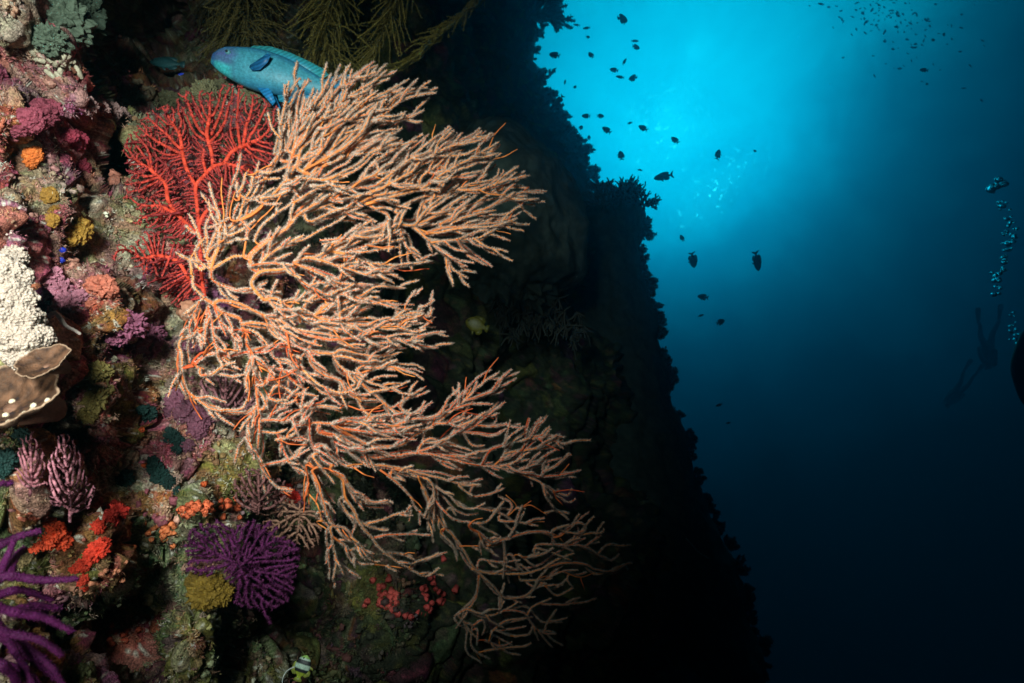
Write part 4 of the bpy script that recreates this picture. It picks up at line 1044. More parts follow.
cups('orange cup coral cluster above the purple feathery coral', scatter(196, 508, 12, 6, 30), (.75, .15, .06), 3.1, 'orange cup coral clusters')
cups('orange cup coral cluster nearest the fan edge, right of the densest one', scatter(228, 505, 9, 5, 20), (.72, .13, .05), 2.8, 'orange cup coral clusters')
cups('loose orange cup coral cluster left of the purple feathery coral', scatter(160, 530, 10, 9, 20), (.74, .20, .07), 2.9, 'orange cup coral clusters')
cups('few orange cup corals low on the wall above the bottom edge', scatter(118, 635, 8, 9, 12), (.6, .10, .05), 3, 'orange cup coral clusters')
cups('orange pink polyps on the dark rock between the scarlet sponges', scatter(108, 578, 9, 9, 14), (.6, .22, .12), 2.4, 'orange cup coral clusters')
cups('rose red bead like polyps at the foot of the orange fan, left clump', scatter(386, 596, 9, 9, 26), (.75, .11, .09), 3.1, 'rose red polyps at the foot of the fan')
cups('rose red bead like polyps at the foot of the orange fan, right clump', scatter(430, 592, 7, 12, 22), (.72, .09, .08), 3.0, 'rose red polyps at the foot of the fan')
cups('single row of rose red polyps hanging under the fan foot', [(398, 614), (405, 616), (411, 617), (424, 614), (430, 610), (455, 590)], (.6, .08, .07), 3.0, 'rose red polyps at the foot of the fan')
cups('tiny orange polyp pair by the green cup corals', [(144, 465), (142, 430), (204, 484), (76, 442)], (.75, .12, .03), 2.6, 'orange cup coral clusters')


# ================================================================== fish
def fish_frame(px, py, d, head_deg, yaw=0.0, roll=0.0):
    """matrix whose x axis is the fish's nose; head_deg is the nose direction in the picture (0 right, 90 up)"""
    a = R(head_deg); f = RT * math.cos(a) + UP * math.sin(a)
    f = f * math.cos(R(yaw)) + FW * math.sin(R(yaw))
    up0 = (UP * math.cos(a) - RT * math.sin(a)) * (1 if math.cos(a) >= 0 else -1)
    up0 = up0 + RT * math.sin(R(roll)); y = np.cross(up0, f); y /= np.linalg.norm(y); z = np.cross(f, y)
    m = Matrix([[f[0], y[0], z[0]], [f[1], y[1], z[1]], [f[2], y[2], z[2]]]).to_4x4()
    m.translation = Vector(at(px, py, d)); return m


def body_geo(prof, colf, K=20, n=44):
    prof = np.array(prof, float); t = np.linspace(0, 1, n)
    s = (1 - np.cos(t * np.pi)) / 2 * .5 + t * .5

    def pc(x, col): return np.interp(x, prof[:, 0], prof[:, col])
    # smooth the profile a little
    X = s * (prof[-1, 0] - prof[0, 0]) + prof[0, 0]
    fine = np.linspace(prof[0, 0], prof[-1, 0], 200)
    ker = np.ones(9) / 9
    ex = lambda c: np.interp(X, fine, np.convolve(np.pad(pc(fine, c), 4, mode='edge'), ker, 'valid'))
    top, bot, w = ex(1), ex(2), ex(3)
    th = np.arange(K) * 2 * np.pi / K
    cz = (top + bot) / 2; hz = (top - bot) / 2
    V = np.stack([np.repeat(-X[:, None], K, 1), w[:, None] * np.sign(np.cos(th)) * np.abs(np.cos(th)) ** .85, cz[:, None] + hz[:, None] * np.sin(th)[None]], -1).reshape(-1, 3)
    i = np.arange(n - 1)[:, None]; j = np.arange(K)[None]
    Q = np.stack([i * K + j, i * K + (j + 1) % K, (i + 1) * K + (j + 1) % K, (i + 1) * K + j], -1).reshape(-1, 4)
    ends = np.array([[-X[0] + .002 * prof[-1, 0], 0, cz[0]], [-X[-1], 0, cz[-1]]])
    T = [((q + 1) % K, q, n * K) for q in range(K)] + [((n - 1) * K + q, (n - 1) * K + (q + 1) % K, n * K + 1) for q in range(K)]
    V = np.concatenate([V, ends]); g = Geo()
    rel = np.concatenate([np.repeat((X - X[0]) / (X[-1] - X[0]), K), [0, 1]]); zr = np.concatenate([np.tile(np.sin(th), n), [0, 0]])
    g.add(V, T, Q, colf(rel, zr, V)); return g


def fin_geo(outline, C, th=.0012, y0=0.0, side=None, ctip=None):
    """thin solid fin; outline in (x,z), star shaped round its middle; side bends it outwards"""
    o = np.array(outline, float); n = len(o); c = o.mean(0); g = Geo()
    pts = np.concatenate([o, c[None]])
    off = np.zeros(len(pts))
    if side is not None:
        r0 = o[0]; dist = np.linalg.norm(pts - r0, axis=1); off = side * dist
    Va = np.stack([pts[:, 0], y0 + off + np.concatenate([np.full(n, th * .3), [th]]), pts[:, 1]], 1)
    Vb = Va.copy(); Vb[:, 1] -= 2 * np.concatenate([np.full(n, th * .3), [th]])
    T = [(i, (i + 1) % n, n) for i in range(n)] + [(n + 1 + (i + 1) % n, n + 1 + i, 2 * n + 1) for i in range(n)]
    Q = [(i, n + 1 + i, n + 1 + (i + 1) % n, (i + 1) % n) for i in range(n)]
    C = np.asarray(C, float); CC = np.tile(C, (2 * n + 2, 1))
    if ctip is not None: CC[:n] = ctip; CC[n + 1:2 * n + 1] = ctip
    g.add(np.concatenate([Va, Vb]), T, Q, CC); return g


def local_part(name, g, mat, root, smooth=True):
    o = g.build(name, mat, root); o.location = (0, 0, 0); return o


def pf_col(rel, zr, V):
    teal = np.array([.06, .32, .42]); blue = np.array([.03, .21, .42]); face = np.array([.085, .17, .33]); lip = np.array([.06, .52, .56])
    C = np.tile(teal, (len(rel), 1))
    f = np.clip((.24 - rel) / .08, 0, 1)[:, None]; C = C * (1 - f) + face * f
    h = (np.clip((-.25 - zr) / .3, 0, 1) * np.clip((.22 - rel) / .05, 0, 1))[:, None]; C = C * (1 - h) + lip * h
    b = (np.clip((zr - .55) / .3, 0, 1) * .7)[:, None]; C = C * (1 - b) + blue * b
    u = (np.clip((-.6 - zr) / .3, 0, 1) * np.clip((rel - .25) / .1, 0, 1) * .6)[:, None]; C = C * (1 - u) + blue * u
    st = (np.exp(-((zr - .28 + .5 * rel) / .10) ** 2) * np.clip((.30 - rel) / .1, 0, 1) * .8)[:, None]; C = C * (1 - st) + np.array([.10, .12, .34]) * st
    w = np.exp(-((rel - .02) / .02) ** 2)[:, None] * .8; C = C * (1 - w) + np.array([.03, .12, .32]) * w
    return C


L = .30; k = L / 128.0
pf = thing('parrotfish', at(272, 70, 1.46), 'blue green parrotfish swimming left over the red sea fan', 'fish')
pf.matrix_world = fish_frame(275, 74, 1.46, 180 - 13, yaw=-6) @ Matrix.Diagonal((1, 1, .90, 1))
body = body_geo(np.array([(-62, 4, -7, 3), (-59, 9, -10.5, 6), (-51, 15, -15, 10), (-40, 18, -19, 12), (-28, 21, -22.5, 14), (-12, 22.5, -24, 14.5), (5, 21, -22.5, 13.5), (22, 17.5, -19, 11), (36, 12.5, -14, 8), (46, 9, -10, 5.5), (54, 8.5, -9.5, 3.5), (60, 9, -10, 2)]) * k, pf_col, 24, 60)
b = local_part('body', body, M_fish, pf)
g = fin_geo(np.array([(-50, 9), (-56, 14), (-64, 19), (-76, 23), (-74, 12), (-72, 0), (-75, -12), (-77, -23), (-64, -19), (-56, -14), (-50, -9)]) * k, (.02, .24, .50), .0015, ctip=(.03, .32, .55)); local_part('tail_fin', g, M_fin, pf)
g = fin_geo(np.array([(34, 17), (26, 25), (10, 29), (-10, 28), (-30, 24), (-45, 20), (-52, 15), (-46, 8), (-20, 15), (10, 20)]) * k, (.03, .30, .48), .0012, ctip=(.05, .42, .45)); local_part('dorsal_fin', g, M_fin, pf)
g = fin_geo(np.array([(-6, -20), (-10, -29), (-28, -27), (-44, -19), (-48, -9), (-25, -14)]) * k, (.03, .22, .48), .0012, ctip=(.04, .36, .50)); local_part('anal_fin', g, M_fin, pf)
for sgn in (-1, 1):
    g = fin_geo(np.array([(22, -4), (14, 2), (3, 11), (-1, 10), (1, 2), (8, -7), (16, -9)]) * k, (.012, .12, .30), .001, sgn * 13 * k, sgn * .45, (.015, .15, .36)); local_part('pectoral_fin', g, M_fin, pf)
    g = fin_geo(np.array([(16, -19), (2, -30), (-8, -38), (-10, -33), (-3, -22), (4, -18)]) * k, (.02, .20, .48), .001, sgn * 5 * k, sgn * .15, (.02, .26, .58)); local_part('pelvic_fin', g, M_fin, pf)
    g = Geo(); blob(g, np.array([44.5, sgn * 10.6, 6.0]) * k, 2.9 * k, (.10, .30, .34), 2, 0, cvar=0); e = local_part('eye', g, M_fish, pf)
    g = Geo(); blob(g, np.array([45.0, sgn * 12.6, 6.0]) * k, 1.5 * k, (.003, .003, .006), 2, 0, cvar=0); p_ = g.build('pupil', M_fish, e); p_.location = (0, 0, 0)
g = Geo()
for sgn in (-1, 1): g.tube(np.array([(62, 0, -3.4), (58, sgn * 4.6, -3.2), (52, sgn * 8.2, -4.2)]) * k, .8 * k, 5, (.02, .05, .12))
local_part('mouth', g, M_fish, pf)


def simple_fish(name, label, px, py, d, head, L, deep, Cb, Cf, tail='fork', yaw=0, group=None, colf=None, parts=True, mat=None, roll=0):
    o = thing(name, (0, 0, 0), label, 'fish', group)
    make_fish(o, L, deep, Cb, Cf, tail, colf, parts, mat)
    o.matrix_world = fish_frame(px, py, d, head, yaw, roll); return o


def fish_parts(L, deep, Cb, Cf, tail, colf):
    h = L * deep / 2; k = L
    prof = np.array([(-.5, .02 * h, -.06 * h, .01 * L), (-.46, .34 * h, -.36 * h, .035 * L), (-.36, .72 * h, -.70 * h, .07 * L), (-.2, .98 * h, -.95 * h, .085 * L), (-.02, 1.0 * h, -1.0 * h, .08 * L), (.14, .78 * h, -.80 * h, .06 * L), (.26, .40 * h, -.42 * h, .035 * L), (.33, .24 * h, -.26 * h, .02 * L), (.38, .24 * h, -.26 * h, .012 * L)])
    prof[:, 0] *= L
    cf = colf or (lambda rel, zr, V: np.tile(np.array(Cb), (len(rel), 1)) * (1 - .25 * zr)[:, None])
    out = {'body': body_geo(prof, cf, 14, 26)}
    if tail == 'fork': o = [(-.33, .10 * deep), (-.42, .25 * deep + .05), (-.52, .34 * deep + .09), (-.46, .02), (-.44, 0), (-.46, -.02), (-.52, -.34 * deep - .09), (-.42, -.25 * deep - .05), (-.33, -.10 * deep)]
    else: o = [(-.33, .09 * deep), (-.42, .2 * deep + .03), (-.5, .2 * deep + .04), (-.52, 0), (-.5, -.2 * deep - .04), (-.42, -.2 * deep - .03), (-.33, -.09 * deep)]
    out['tail_fin'] = fin_geo(np.array(o) * L, Cf, .004 * L)
    out['dorsal_fin'] = fin_geo(np.array([(.25, .40 * deep), (.14, .58 * deep), (-.05, .62 * deep), (-.2, .60 * deep), (-.30, .42 * deep), (-.26, .16 * deep), (0, .40 * deep)]) * L, Cf, .004 * L)
    out['anal_fin'] = fin_geo(np.array([(0, -.44 * deep), (-.08, -.62 * deep), (-.22, -.60 * deep), (-.31, -.38 * deep), (-.26, -.16 * deep), (-.1, -.36 * deep)]) * L, Cf, .004 * L)
    out['pelvic_fin'] = fin_geo(np.array([(.16, -.42 * deep), (.10, -.66 * deep), (.02, -.72 * deep), (.04, -.5 * deep), (.08, -.42 * deep)]) * L, Cf, .004 * L)
    return out


def make_fish(root, L, deep, Cb, Cf, tail, colf, parts, mat):
    pr = fish_parts(L, deep, Cb, Cf, tail, colf)
    for n_, g in pr.items(): local_part(n_, g, mat or M_fish, root)
    if mat is None:
        for sgn in (-1, 1):
            g = Geo(); blob(g, np.array([.38 * L, sgn * .05 * L, .10 * L * deep]), .035 * L, (.01, .01, .01), 2, 0, cvar=0); local_part('eye', g, M_fish, root)


def dim_yellow(rel, zr, V): return np.tile(np.array([.13, .11, .012]), (len(rel), 1))


simple_fish('damselfish', 'dim yellow damselfish in the dark behind the fan', 477, 325, 2.15, 160, .085, .62, (.3, .26, .02), (.11, .10, .012), 'round', colf=dim_yellow)
simple_fish('wrasse', 'dim teal fish inside the small cave at the top of the wall', 167, 63, 2.1, 175, .12, .30, (.03, .10, .11), (.03, .09, .10), 'round')
simple_fish('damselfish', 'tiny electric blue fish at the cave mouth left of the parrotfish', 181, 74, 1.8, 10, .018, .32, (.03, .06, .6), (.03, .06, .6), 'fork')


def bands(rel, zr, V):
    C = np.tile(np.array([.46, .62, .50]), (len(rel), 1)); blk = ((rel > .22) & (rel < .40)) | ((rel > .60) & (rel < .74)); C[blk] = (.010, .012, .016)
    C[rel < .14] = (.25, .45, .10); C[rel > .74] = (.34, .42, .04)
    return C


bf = simple_fish('bannerfish', 'banded yellow green bannerfish with a long white streamer at the bottom edge', 302, 668, 1.12, 72, .044, .66, (.2, .3, .1), (.28, .32, .06), 'round', colf=bands, yaw=20)
g = Geo(); s = crom([(-.002, .014), (-.012, .024), (-.026, .026), (-.040, .020)], step=.003)
g.tube(np.stack([s[:, 0], 0 * s[:, 0], s[:, 1]], 1), np.linspace(.0014, .0005, len(s)), 6, (.75, .8, .75)); local_part('streamer', g, M_fin, bf)

# ---- fish over the open water: two kinds with parts, copied
protos = {}
for key, (nm, deep, tail) in {'damsel': ('damselfish', .47, 'fork'), 'fusi': ('anthias', .30, 'fork'), 'surgeon': ('surgeonfish', .36, 'fork'), 'puff': ('triggerfish', .60, 'round')}.items():
    protos[key] = (nm, {n_: g for n_, g in fish_parts(1.0, deep, (.035, .04, .045), (.03, .035, .04), tail, None).items()}, {})
first = {}


def dark_fish(kind, px, py, length, head, d, label, group=None, yaw=0, small=False):
    nm, geos, cache = protos[kind]
    sc = length * d / FPX
    if small:
        if 'one' not in cache:
            g = Geo()
            for q in geos.values():
                for v_, c_ in [(np.concatenate(q.v), np.concatenate(q.c))]:
                    g.add(v_, np.concatenate(q.t) if q.t else None, np.concatenate(q.q) if q.q else None, c_)
            cache['one'] = o = g.build(nm, M_dark)
        else:
            o = cache['one'].copy(); COL.objects.link(o)
        if 'group' in o: del o['group']
        tag(o, label, 'fish', group)
    else:
        o = bpy.data.objects.new(nm, None); COL.objects.link(o); tag(o, label, 'fish', group)
        for n_, g in geos.items():
            if n_ not in cache: cache[n_] = c = local_part(n_, g, M_dark, o)
            else: c = cache[n_].copy(); COL.objects.link(c); c.parent = o
    o.matrix_world = fish_frame(px, py, d, head, yaw) @ Matrix.Scale(sc, 4)
    return o


FG = 'dark fish silhouetted against the bright water'
F = [('puff', 622.5, 19, 13, 10, 5.0, 'largest round fish alone near the top edge', 35), ('fusi', 576.5, 25, 6, 170, 7.0, 'faint slender fish left of the top pair by the reef edge', 0), ('fusi', 586.5, 28, 7, 190, 6.5, 'slender fish high beside the reef edge', 0),
     ('damsel', 588, 37, 5, 20, 6.5, 'tiny oval fish just under the slender one', 30), ('damsel', 554.5, 55, 11, 160, 4.6, 'plump dark fish close to the reef edge, larger than its neighbours', 20), ('damsel', 591, 55, 8, 120, 5.6, 'small fish tilted nose up right of the plump one', 20),
     ('fusi', 635, 41, 7, 0, 6.0, 'slender fish just above the stout one under the top round fish', 0), ('damsel', 636, 47, 9, 0, 5.5, 'stout fish below the slender one under the top round fish', 30), ('fusi', 624.5, 61.5, 7, 60, 6.0, 'slender fish heading up right above the group of three', 0),
     ('damsel', 614, 70, 8, 165, 5.5, 'left fish of the close group of three', 10), ('fusi', 620, 77, 8, 165, 5.5, 'middle and lowest slender fish of the close group of three', 10), ('puff', 633, 78, 9, 170, 5.3, 'round right fish of the close group of three', 40),
     ('damsel', 575, 87, 5, 60, 6.2, 'small fish alone between the reef edge and the group of three', 30), ('surgeon', 558.6, 101, 13, 230, 4.4, 'fish with raised tail grazing at the reef edge', 10), ('damsel', 586, 116, 8, 175, 5.5, 'left of the level pair of oval fish', 10), ('damsel', 600.5, 116, 7.5, 5, 5.5, 'right of the level pair of oval fish', 20),
     ('damsel', 581, 127.6, 6.5, 60, 5.7, 'small fish below the left of the level pair', 30), ('damsel', 606.6, 130, 10, 140, 5.2, 'fish tilted nose up below the level pair', 15), ('fusi', 630, 123, 5.5, 20, 6.2, 'tiny slender fish left of the tilted oval one', 10), ('damsel', 643, 128, 9.5, 145, 5.2, 'tilted oval fish left above the glints', 15),
     ('damsel', 675, 140, 9.5, 130, 5.2, 'tilted fish among the glints of the surface', 25), ('damsel', 621, 155.5, 11, 95, 5.0, 'fish pointing straight up over the ragged pillar top', 25), ('fusi', 640, 170, 5, 170, 6.2, 'tiny fish above the ragged pillar top', 0), ('surgeon', 663.5, 176.5, 18, 190, 4.6, 'longest arched fish swimming left beneath the glints', 10),
     ('surgeon', 718, 154.6, 13, 68, 5.2, 'fish with hanging tail right of the glints', 25), ('damsel', 755, 151, 4, 0, 7.0, 'tiny fish alone farthest right beside the glints', 20), ('damsel', 623, 184.5, 8.5, 20, 4.9, 'fish sitting in the coral bush on the pillar top', 20),
     ('fusi', 565, 82, 5, 80, 6.5, 'tiny upright fish beside the reef edge left of the lone small one', 0), ('damsel', 543, 89, 7, 110, 5.0, 'dark fish touching the reef edge above the grazing one', 20), ('damsel', 535, 59, 5, 30, 5.4, 'tiny fish touching the reef edge left of the plump one', 20), ('fusi', 538, 53, 5, 160, 6.0, 'faint fish hard by the reef edge near the plump one', 0),
     ('damsel', 589, 137.6, 5.5, 90, 7.0, 'faint fish lowest under the level pair', 20), ('fusi', 561, 120, 5, 170, 7.0, 'faint slender fish at the reef edge under the grazing one', 0),
     ('damsel', 682, 238, 7, 110, 5.4, 'small fish at the top of the blue gap right of the pillar', 20), ('damsel', 693, 260, 15, 285, 4.6, 'plump fish heading down right of the pillar, tail up', 15), ('surgeon', 757, 261, 19, 285, 4.5, 'fish diving straight down alone in the open water', 12),
     ('damsel', 703, 297, 10, 170, 4.9, 'oval fish right of the pillar under the plump diving one', 10), ('fusi', 701, 315.5, 6, 20, 5.5, 'smallest of the three fish beside the pillar', 0), ('damsel', 720.6, 322, 10, 20, 4.9, 'lowest and rightmost of the three fish beside the pillar', 20),
     ('fusi', 719, 405, 7, 200, 5.5, 'small fish low in the blue, upper of the last two', 0), ('fusi', 728, 423, 5, 190, 5.8, 'tiny fish low in the blue, lower of the last two', 0),
     ('damsel', 933, 40, 5, 20, 7.5, 'dark dot of a fish at the lower rim of the tiny school', 20), ('damsel', 924, 70, 7, 165, 7.0, 'largest fish below the tiny school at the upper right', 20), ('damsel', 944, 34.5, 5, 60, 8.0, 'fish at the right rim of the tiny school', 20), ('fusi', 821, 4, 6, 170, 7.5, 'slender fish at the top edge left of the tiny school', 0), ('damsel', 927, 84, 4, 20, 8, 'tiny fish lowest under the school at the upper right', 20)]
for kd, x, y, ln, hd, d, lab, yw in F:
    dark_fish(kd, x, y, ln * 1.08, hd, d * 1.0, 'dark silhouette of ' + lab, FG, yw, small=(ln < 7))
for k_ in range(170):
    if k_ < 120: x, y = 884 + 26 * rng.normal(), 12 + 17 * rng.normal()
    else: x, y = 915 + 34 * rng.normal(), 40 + 24 * rng.normal()
    if y > 105 or x > 985 or y < -14: continue
    dark_fish('fusi' if rng.random() < .5 else 'damsel', x, y, rng.uniform(2.0, 4.6), rng.normal(165, 40), 12.0 + rng.normal(0, .6), 'tiny faint fish in the loose school at the upper right', 'tiny fish of the school at the upper right', rng.normal(0, 25), small=True)


# ================================================================== ragged life on the far rims
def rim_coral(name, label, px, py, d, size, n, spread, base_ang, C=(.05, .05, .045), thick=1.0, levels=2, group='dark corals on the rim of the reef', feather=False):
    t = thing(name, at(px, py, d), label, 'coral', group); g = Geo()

    def br(p, ang, l, r, lev):
        e = p + np.array([math.cos(ang), -math.sin(ang)]) * l; mid_ = (p + e) / 2 + rng.normal(0, l * .08, 2)
        q = np.array([p, mid_, e]); dd = d + rng.normal(0, .04)
        P3 = at(q[:, 0], q[:, 1], np.array([dd, dd, dd + rng.normal(0, .05)]))
        g.tube(crom(P3, 3), np.linspace(r, r * .75, 7) * d / FPX, 5, np.array(C) * rng.uniform(.7, 1.3))
        if feather:
            m = 60; u = rng.random((m, 1)); g.spikes(P3[0] * (1 - u) + P3[2] * u, rng.normal(size=(m, 3)), d / FPX * rng.uniform(1.5, 3.5, m), d / FPX * .7, np.array(C))
        if lev > 0:
            for _ in range(rng.integers(2, 4)): br(p + (e - p) * rng.uniform(.5, 1), ang + rng.normal(0, .55), l * rng.uniform(.5, .8), r * .8, lev - 1)
    for _ in range(n): br(np.array([px, py]) + rng.normal(0, size * .22, 2) * np.array([1, .3]), base_ang + rng.normal(0, spread), size * rng.uniform(.35, .65), thick, levels)
    part('branch', g, M_far, t)


RC = [('staghorn_coral', 'dark branching coral bush on the left half of the pillar top', 606, 200, 3.95, 19, 34, .75, 1.6), ('staghorn_coral', 'dark branching coral bush on the right half of the pillar top', 630, 199, 3.95, 19, 36, .75, 1.5), ('staghorn_coral', 'dark coral sprigs at the upper right corner of the pillar', 643, 205, 4.0, 13, 18, .6, .6),
      ('staghorn_coral', 'dark low coral bush at the left end of the pillar top', 597, 203, 3.9, 15, 30, .8, 1.7), ('staghorn_coral', 'dark low coral bush in the middle of the pillar top', 617, 200, 3.9, 15, 30, .8, 1.5),
      ('staghorn_coral', 'dark coral knob on the right rim below the pillar top', 641, 222, 4.6, 8, 9, .7, .2), ('staghorn_coral', 'dark coral sprig midway down the right rim of the pillar', 643, 250, 4.6, 6, 8, .7, 0.1), ('staghorn_coral', 'dark coral knob lowest on the straight part of the pillar rim', 646, 292, 4.6, 6, 8, .7, 0.0),
      ('staghorn_coral', 'dark stubby coral jutting right from the pillar opposite the three fish', 654, 327, 4.6, 7, 10, .5, .3), ('soft_coral', 'dark bushy soft coral jutting from the pillar rim above the wide base', 666, 378, 4.6, 14, 14, .7, .9), ('staghorn_coral', 'dark coral knob just under the bushy soft coral', 668, 352, 4.6, 7, 8, .7, .2), ('staghorn_coral', 'dark ragged coral on the rim where the pillar widens', 690, 452, 4.5, 8, 8, .7, .2)]
for nm, lab, x, y, d, sz, n_, sp, an in RC:
    if y > 207: x = rim_x(PV, y) - 3
    rim_coral(nm, lab, x, y, d, sz, n_, sp, an, thick=1.25)
rim_coral('sea_whip', 'feathery dark coral plume leaning into the blue at the top edge', 533, 14, 5.2, 30, 13, .55, .15, (.05, .07, .08), .8, 2, feather=True)
rim_coral('sea_whip', 'feathery dark coral bush on the reef edge at the top, above the plume', 535, -6, 5.2, 24, 9, .5, .6, (.05, .07, .08), .8, 2, feather=True)
rim_coral('soft_coral', 'dark bushy soft coral on the reef edge left of the level pair of fish', 561, 140, 5.4, 16, 14, .8, 1.0, (.05, .07, .08), 2.0, 2, feather=True)
rim_coral('soft_coral', 'dark soft coral with a drooping tip on the reef edge above the pillar', 570, 160, 5.3, 18, 14, .9, .3, (.05, .07, .08), 2.2, 2, feather=True)
for i_ in range(30):
    y = rng.uniform(0, 175); x = rim_x(P, y) - 2
    rim_coral('reef_sprig', 'small dark growth on the upper edge of the reef against the bright water', x, y, 5.8, rng.uniform(6, 13), 6, .9, .4, (.05, .06, .065), 1.3, 1, group='small growths on the upper reef edge', feather=True)
rows = [(200, 645), (245, 640), (300, 646), (345, 655), (400, 668), (440, 682), (480, 688), (520, 706), (570, 730), (630, 742), (683, 758)]
for i_ in range(64):
    y = rng.uniform(196, 680); x = rim_x(PV, y) - 2
    rim_coral('reef_sprig', 'small dark growth on the right rim of the pillar', x, y, 4.65, rng.uniform(5, 13), 7, .9, .35, (.045, .045, .04), 1.2, 1, group='small growths on the pillar rim', feather=True)
t = thing('whip_coral', at(690, 541, 3.75), 'thin pale curved whip coral on the dark slope low in the picture', 'coral'); g = Geo()
s = crom([(686, 538), (693, 546), (700, 553), (708, 558)], step=2); g.tube(at(s[:, 0], s[:, 1], np.full(len(s), 3.7)), .7 * 3.7 / FPX, 5, (.45, .55, .55)); part('stem', g, M_coral, t)


# ================================================================== divers, far off in the blue
def diver(label, px, py, d, head_deg, yaw, size, kick):
    t = thing('person', (0, 0, 0), label, 'person', 'scuba divers at the right')
    me = bpy.data.meshes.new('body'); o = bpy.data.objects.new('body', me); COL.objects.link(o)
    # a swimmer along +x (head) with legs trailing, slightly spread and bent
    J = {'hip': (0, 0, 0, .15), 'belly': (.22, 0, .01, .145), 'chest': (.42, 0, .02, .165), 'neck': (.56, 0, .03, .075), 'head': (.68, 0, .05, .10), 'crown': (.78, 0, .06, .085),
         'shl': (.46, .19, .02, .075), 'ell': (.22, .29, -.04, .06), 'wrl': (.02, .25, -.12, .048), 'hdl': (-.08, .22, -.14, .045), 'shr': (.46, -.19, .02, .075), 'elr': (.22, -.29, -.04, .06), 'wrr': (.02, -.25, -.12, .048), 'hdr': (-.08, -.22, -.14, .045),
         'hl': (-.08, .10, 0, .11), 'kl': (-.48, .13 + kick, -.06, .075), 'al': (-.88, .14 + kick * 2.2, .04, .05), 'tl': (-1.02, .15 + kick * 2.6, .02, .045), 'hr': (-.08, -.10, 0, .11), 'kr': (-.46, -.13 - kick, -.10, .075), 'ar': (-.86, -.14 - kick * 2.2, .0, .05), 'tr': (-1.0, -.15 - kick * 2.6, -.03, .045)}
    E = [('hip', 'belly'), ('belly', 'chest'), ('chest', 'neck'), ('neck', 'head'), ('head', 'crown'), ('chest', 'shl'), ('shl', 'ell'), ('ell', 'wrl'), ('wrl', 'hdl'), ('chest', 'shr'), ('shr', 'elr'), ('elr', 'wrr'), ('wrr', 'hdr'),
         ('hip', 'hl'), ('hl', 'kl'), ('kl', 'al'), ('al', 'tl'), ('hip', 'hr'), ('hr', 'kr'), ('kr', 'ar'), ('ar', 'tr')]
    ks = list(J); me.from_pydata([J[q][:3] for q in ks], [(ks.index(a), ks.index(b)) for a, b in E], [])
    md = o.modifiers.new('skin', 'SKIN')
    for i_, q in enumerate(ks): me.skin_vertices[0].data[i_].radius = (J[q][3] * 1.2, J[q][3] * 1.2)
    me.skin_vertices[0].data[0].use_root = True
    o.modifiers.new('sub', 'SUBSURF').levels = 2
    o.modifiers[1].render_levels = 2
    M_suit_p = M_suit; me.materials.append(M_suit_p); o.parent = t
    for sgn, kk in ((1, 'tl'), (-1, 'tr')):
        x, y, z, _ = J[kk]; g = fin_geo(np.array([(x + .06, 0.05), (x - .05, .075), (x - .42, .12), (x - .50, .09), (x - .52, 0), (x - .50, -.09), (x - .42, -.12), (x - .05, -.075), (x + .06, -.05)]), (.02, .02, .025), .02)
        V_ = g.v[0]; g.v[0] = np.stack([V_[:, 0], V_[:, 2] + y + (x - V_[:, 0]) * kick * .8 * sgn, V_[:, 1] + z], 1); local_part('swim_fin', g, M_suit, t)
    g = Geo(); blobq = crom([(.02, 0, .22), (.10, 0, .24), (.45, 0, .25), (.56, 0, .24), (.60, 0, .24)], step=.05); g.tube(blobq, np.interp(np.arange(len(blobq)) / len(blobq), [0, .12, .85, 1], [.06, .09, .09, .04]), 14, (.06, .06, .07)); tk = local_part('air_tank', g, M_suit, t)
    g = Geo(); g.tube(crom([(.60, 0, .24), (.66, .16, .16), (.72, .14, .02), (.78, .05, -.02)], step=.03), .015, 6, (.02, .02, .02)); h_ = g.build('hose', M_suit, tk); h_.location = (0, 0, 0)
    g = Geo(); blob(g, np.array([.76, 0, -.03]), .075, (.02, .02, .03), 3, .05, stretch=np.diag([.6, 1.1, .8])); local_part('mask', g, M_suit, t)
    t.matrix_world = fish_frame(px, py, d, head_deg, yaw) @ Matrix.Scale(size, 4) @ Matrix.Rotation(R(80), 4, 'X')
    return t


M_suit.node_tree.nodes['Principled BSDF'].inputs['Base Color'].default_value = (.02, .02, .025, 1)
for l_ in list(M_suit.node_tree.links):
    if l_.to_socket.name == 'Base Color': M_suit.node_tree.links.remove(l_)
diver('faint diver in the blue at the right, head down with spread fins above', 988, 348, 20, -84, 10, .92, .10)
diver('faintest diver, lower and left of the one with spread fins', 957, 392, 22.5, 250, 20, .85, .05)
diver('nearest diver, cut off by the right edge of the picture', 1071, 392, 4.6, 86, 25, .95, .05)

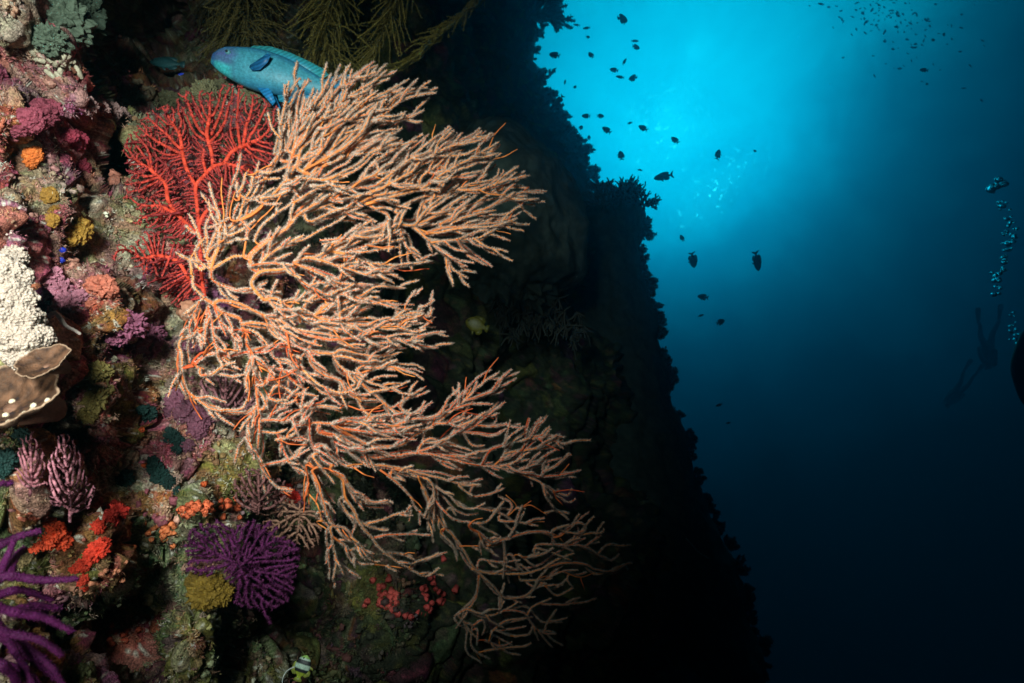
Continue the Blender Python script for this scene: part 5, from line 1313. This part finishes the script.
# exhaled air rising beside the nearest diver
mb = bpy.data.materials.new('air_bubble'); mb.use_nodes = True
bb = mb.node_tree.nodes['Principled BSDF']; bb.inputs['Base Color'].default_value = (.85, .96, 1, 1); bb.inputs['Roughness'].default_value = .08; bb.inputs['Transmission Weight'].default_value = .85; bb.inputs['IOR'].default_value = .75
V, Fc = ico(2); me = None
for k_ in range(96):
    u = rng.random()
    if k_ < 9: x, y, r = 997 + rng.normal(0, 4), 188 + rng.normal(0, 4), rng.uniform(2, 5)
    elif k_ < 80: x, y, r = 1000 + 8 * math.sin(u * 5) + rng.normal(0, 3.5) + u * 6, 200 + 95 * u, rng.uniform(.8, 2.9)
    else: x, y, r = 1013 + rng.normal(0, 3), 330 + rng.normal(0, 10), rng.uniform(.8, 2.4)
    d = 5.2 + rng.normal(0, .1)
    if me is None:
        g = Geo(); g.add(V * (1 + .12 * fbm(V * 1.5, 2, 3))[:, None] * np.array([1, 1, .72]), Fc, None, (1, 1, 1)); o = g.build('air_bubble', mb); me = o
    else:
        o = me.copy(); COL.objects.link(o)
    s_ = r * d / FPX; o.scale = (s_ * rng.uniform(.8, 1.2), s_, s_ * rng.uniform(.8, 1.1)); o.rotation_euler = (rng.normal(0, .4), rng.normal(0, .4), 0); o.location = tuple(at(x, y, d))
    tag(o, 'silvery air bubble in the column rising beside the diver at the right edge', 'air bubble', 'air bubbles rising from the diver')

# ---- specks of plankton adrift in the strobe light
g = Geo(); bv, bf_ = ico(1)
for _ in range(150):
    d = rng.uniform(.9, 3.2); g.add(at(rng.uniform(-100, 1120), rng.uniform(-60, 740), d) + bv * rng.uniform(.00015, .0006) * rng.uniform(.6, 1.4, 3) * d, bf_, None, np.array([.5, .5, .45]) * rng.uniform(.5, 1))
tag(g.build('drifting_specks', M_growth), 'tiny pale specks drifting in the water', kind='stuff')

# ================================================================== the water's own haze
hz = bpy.data.materials.new('water_haze'); hz.use_nodes = True
hn = hz.node_tree; hn.nodes.clear()
pv = hn.nodes.new('ShaderNodeVolumePrincipled'); ho = hn.nodes.new('ShaderNodeOutputMaterial')
pv.inputs['Color'].default_value = (.015, .13, .185, 1); pv.inputs['Density'].default_value = .11; pv.inputs['Anisotropy'].default_value = .92
pv.inputs['Absorption Color'].default_value = (.01, .74, .84, 1)
hn.links.new(pv.outputs[0], ho.inputs['Volume'])
allz = [c for o in scene.objects if o.type == 'MESH' for c in ()]
g = Geo(); x0, x1, y0, y1, z0, z1 = -22, 22, -3.0, 25, -15, 16
Vb = np.array([(x, y, z) for x in (x0, x1) for y in (y0, y1) for z in (z0, z1)])
g.add(Vb, None, [(0, 1, 3, 2), (4, 6, 7, 5), (0, 4, 5, 1), (2, 3, 7, 6), (0, 2, 6, 4), (1, 5, 7, 3)])
ob = g.build('haze', hz, smooth=False); tag(ob, 'blue haze of the sea water all around', 'haze', kind='stuff')
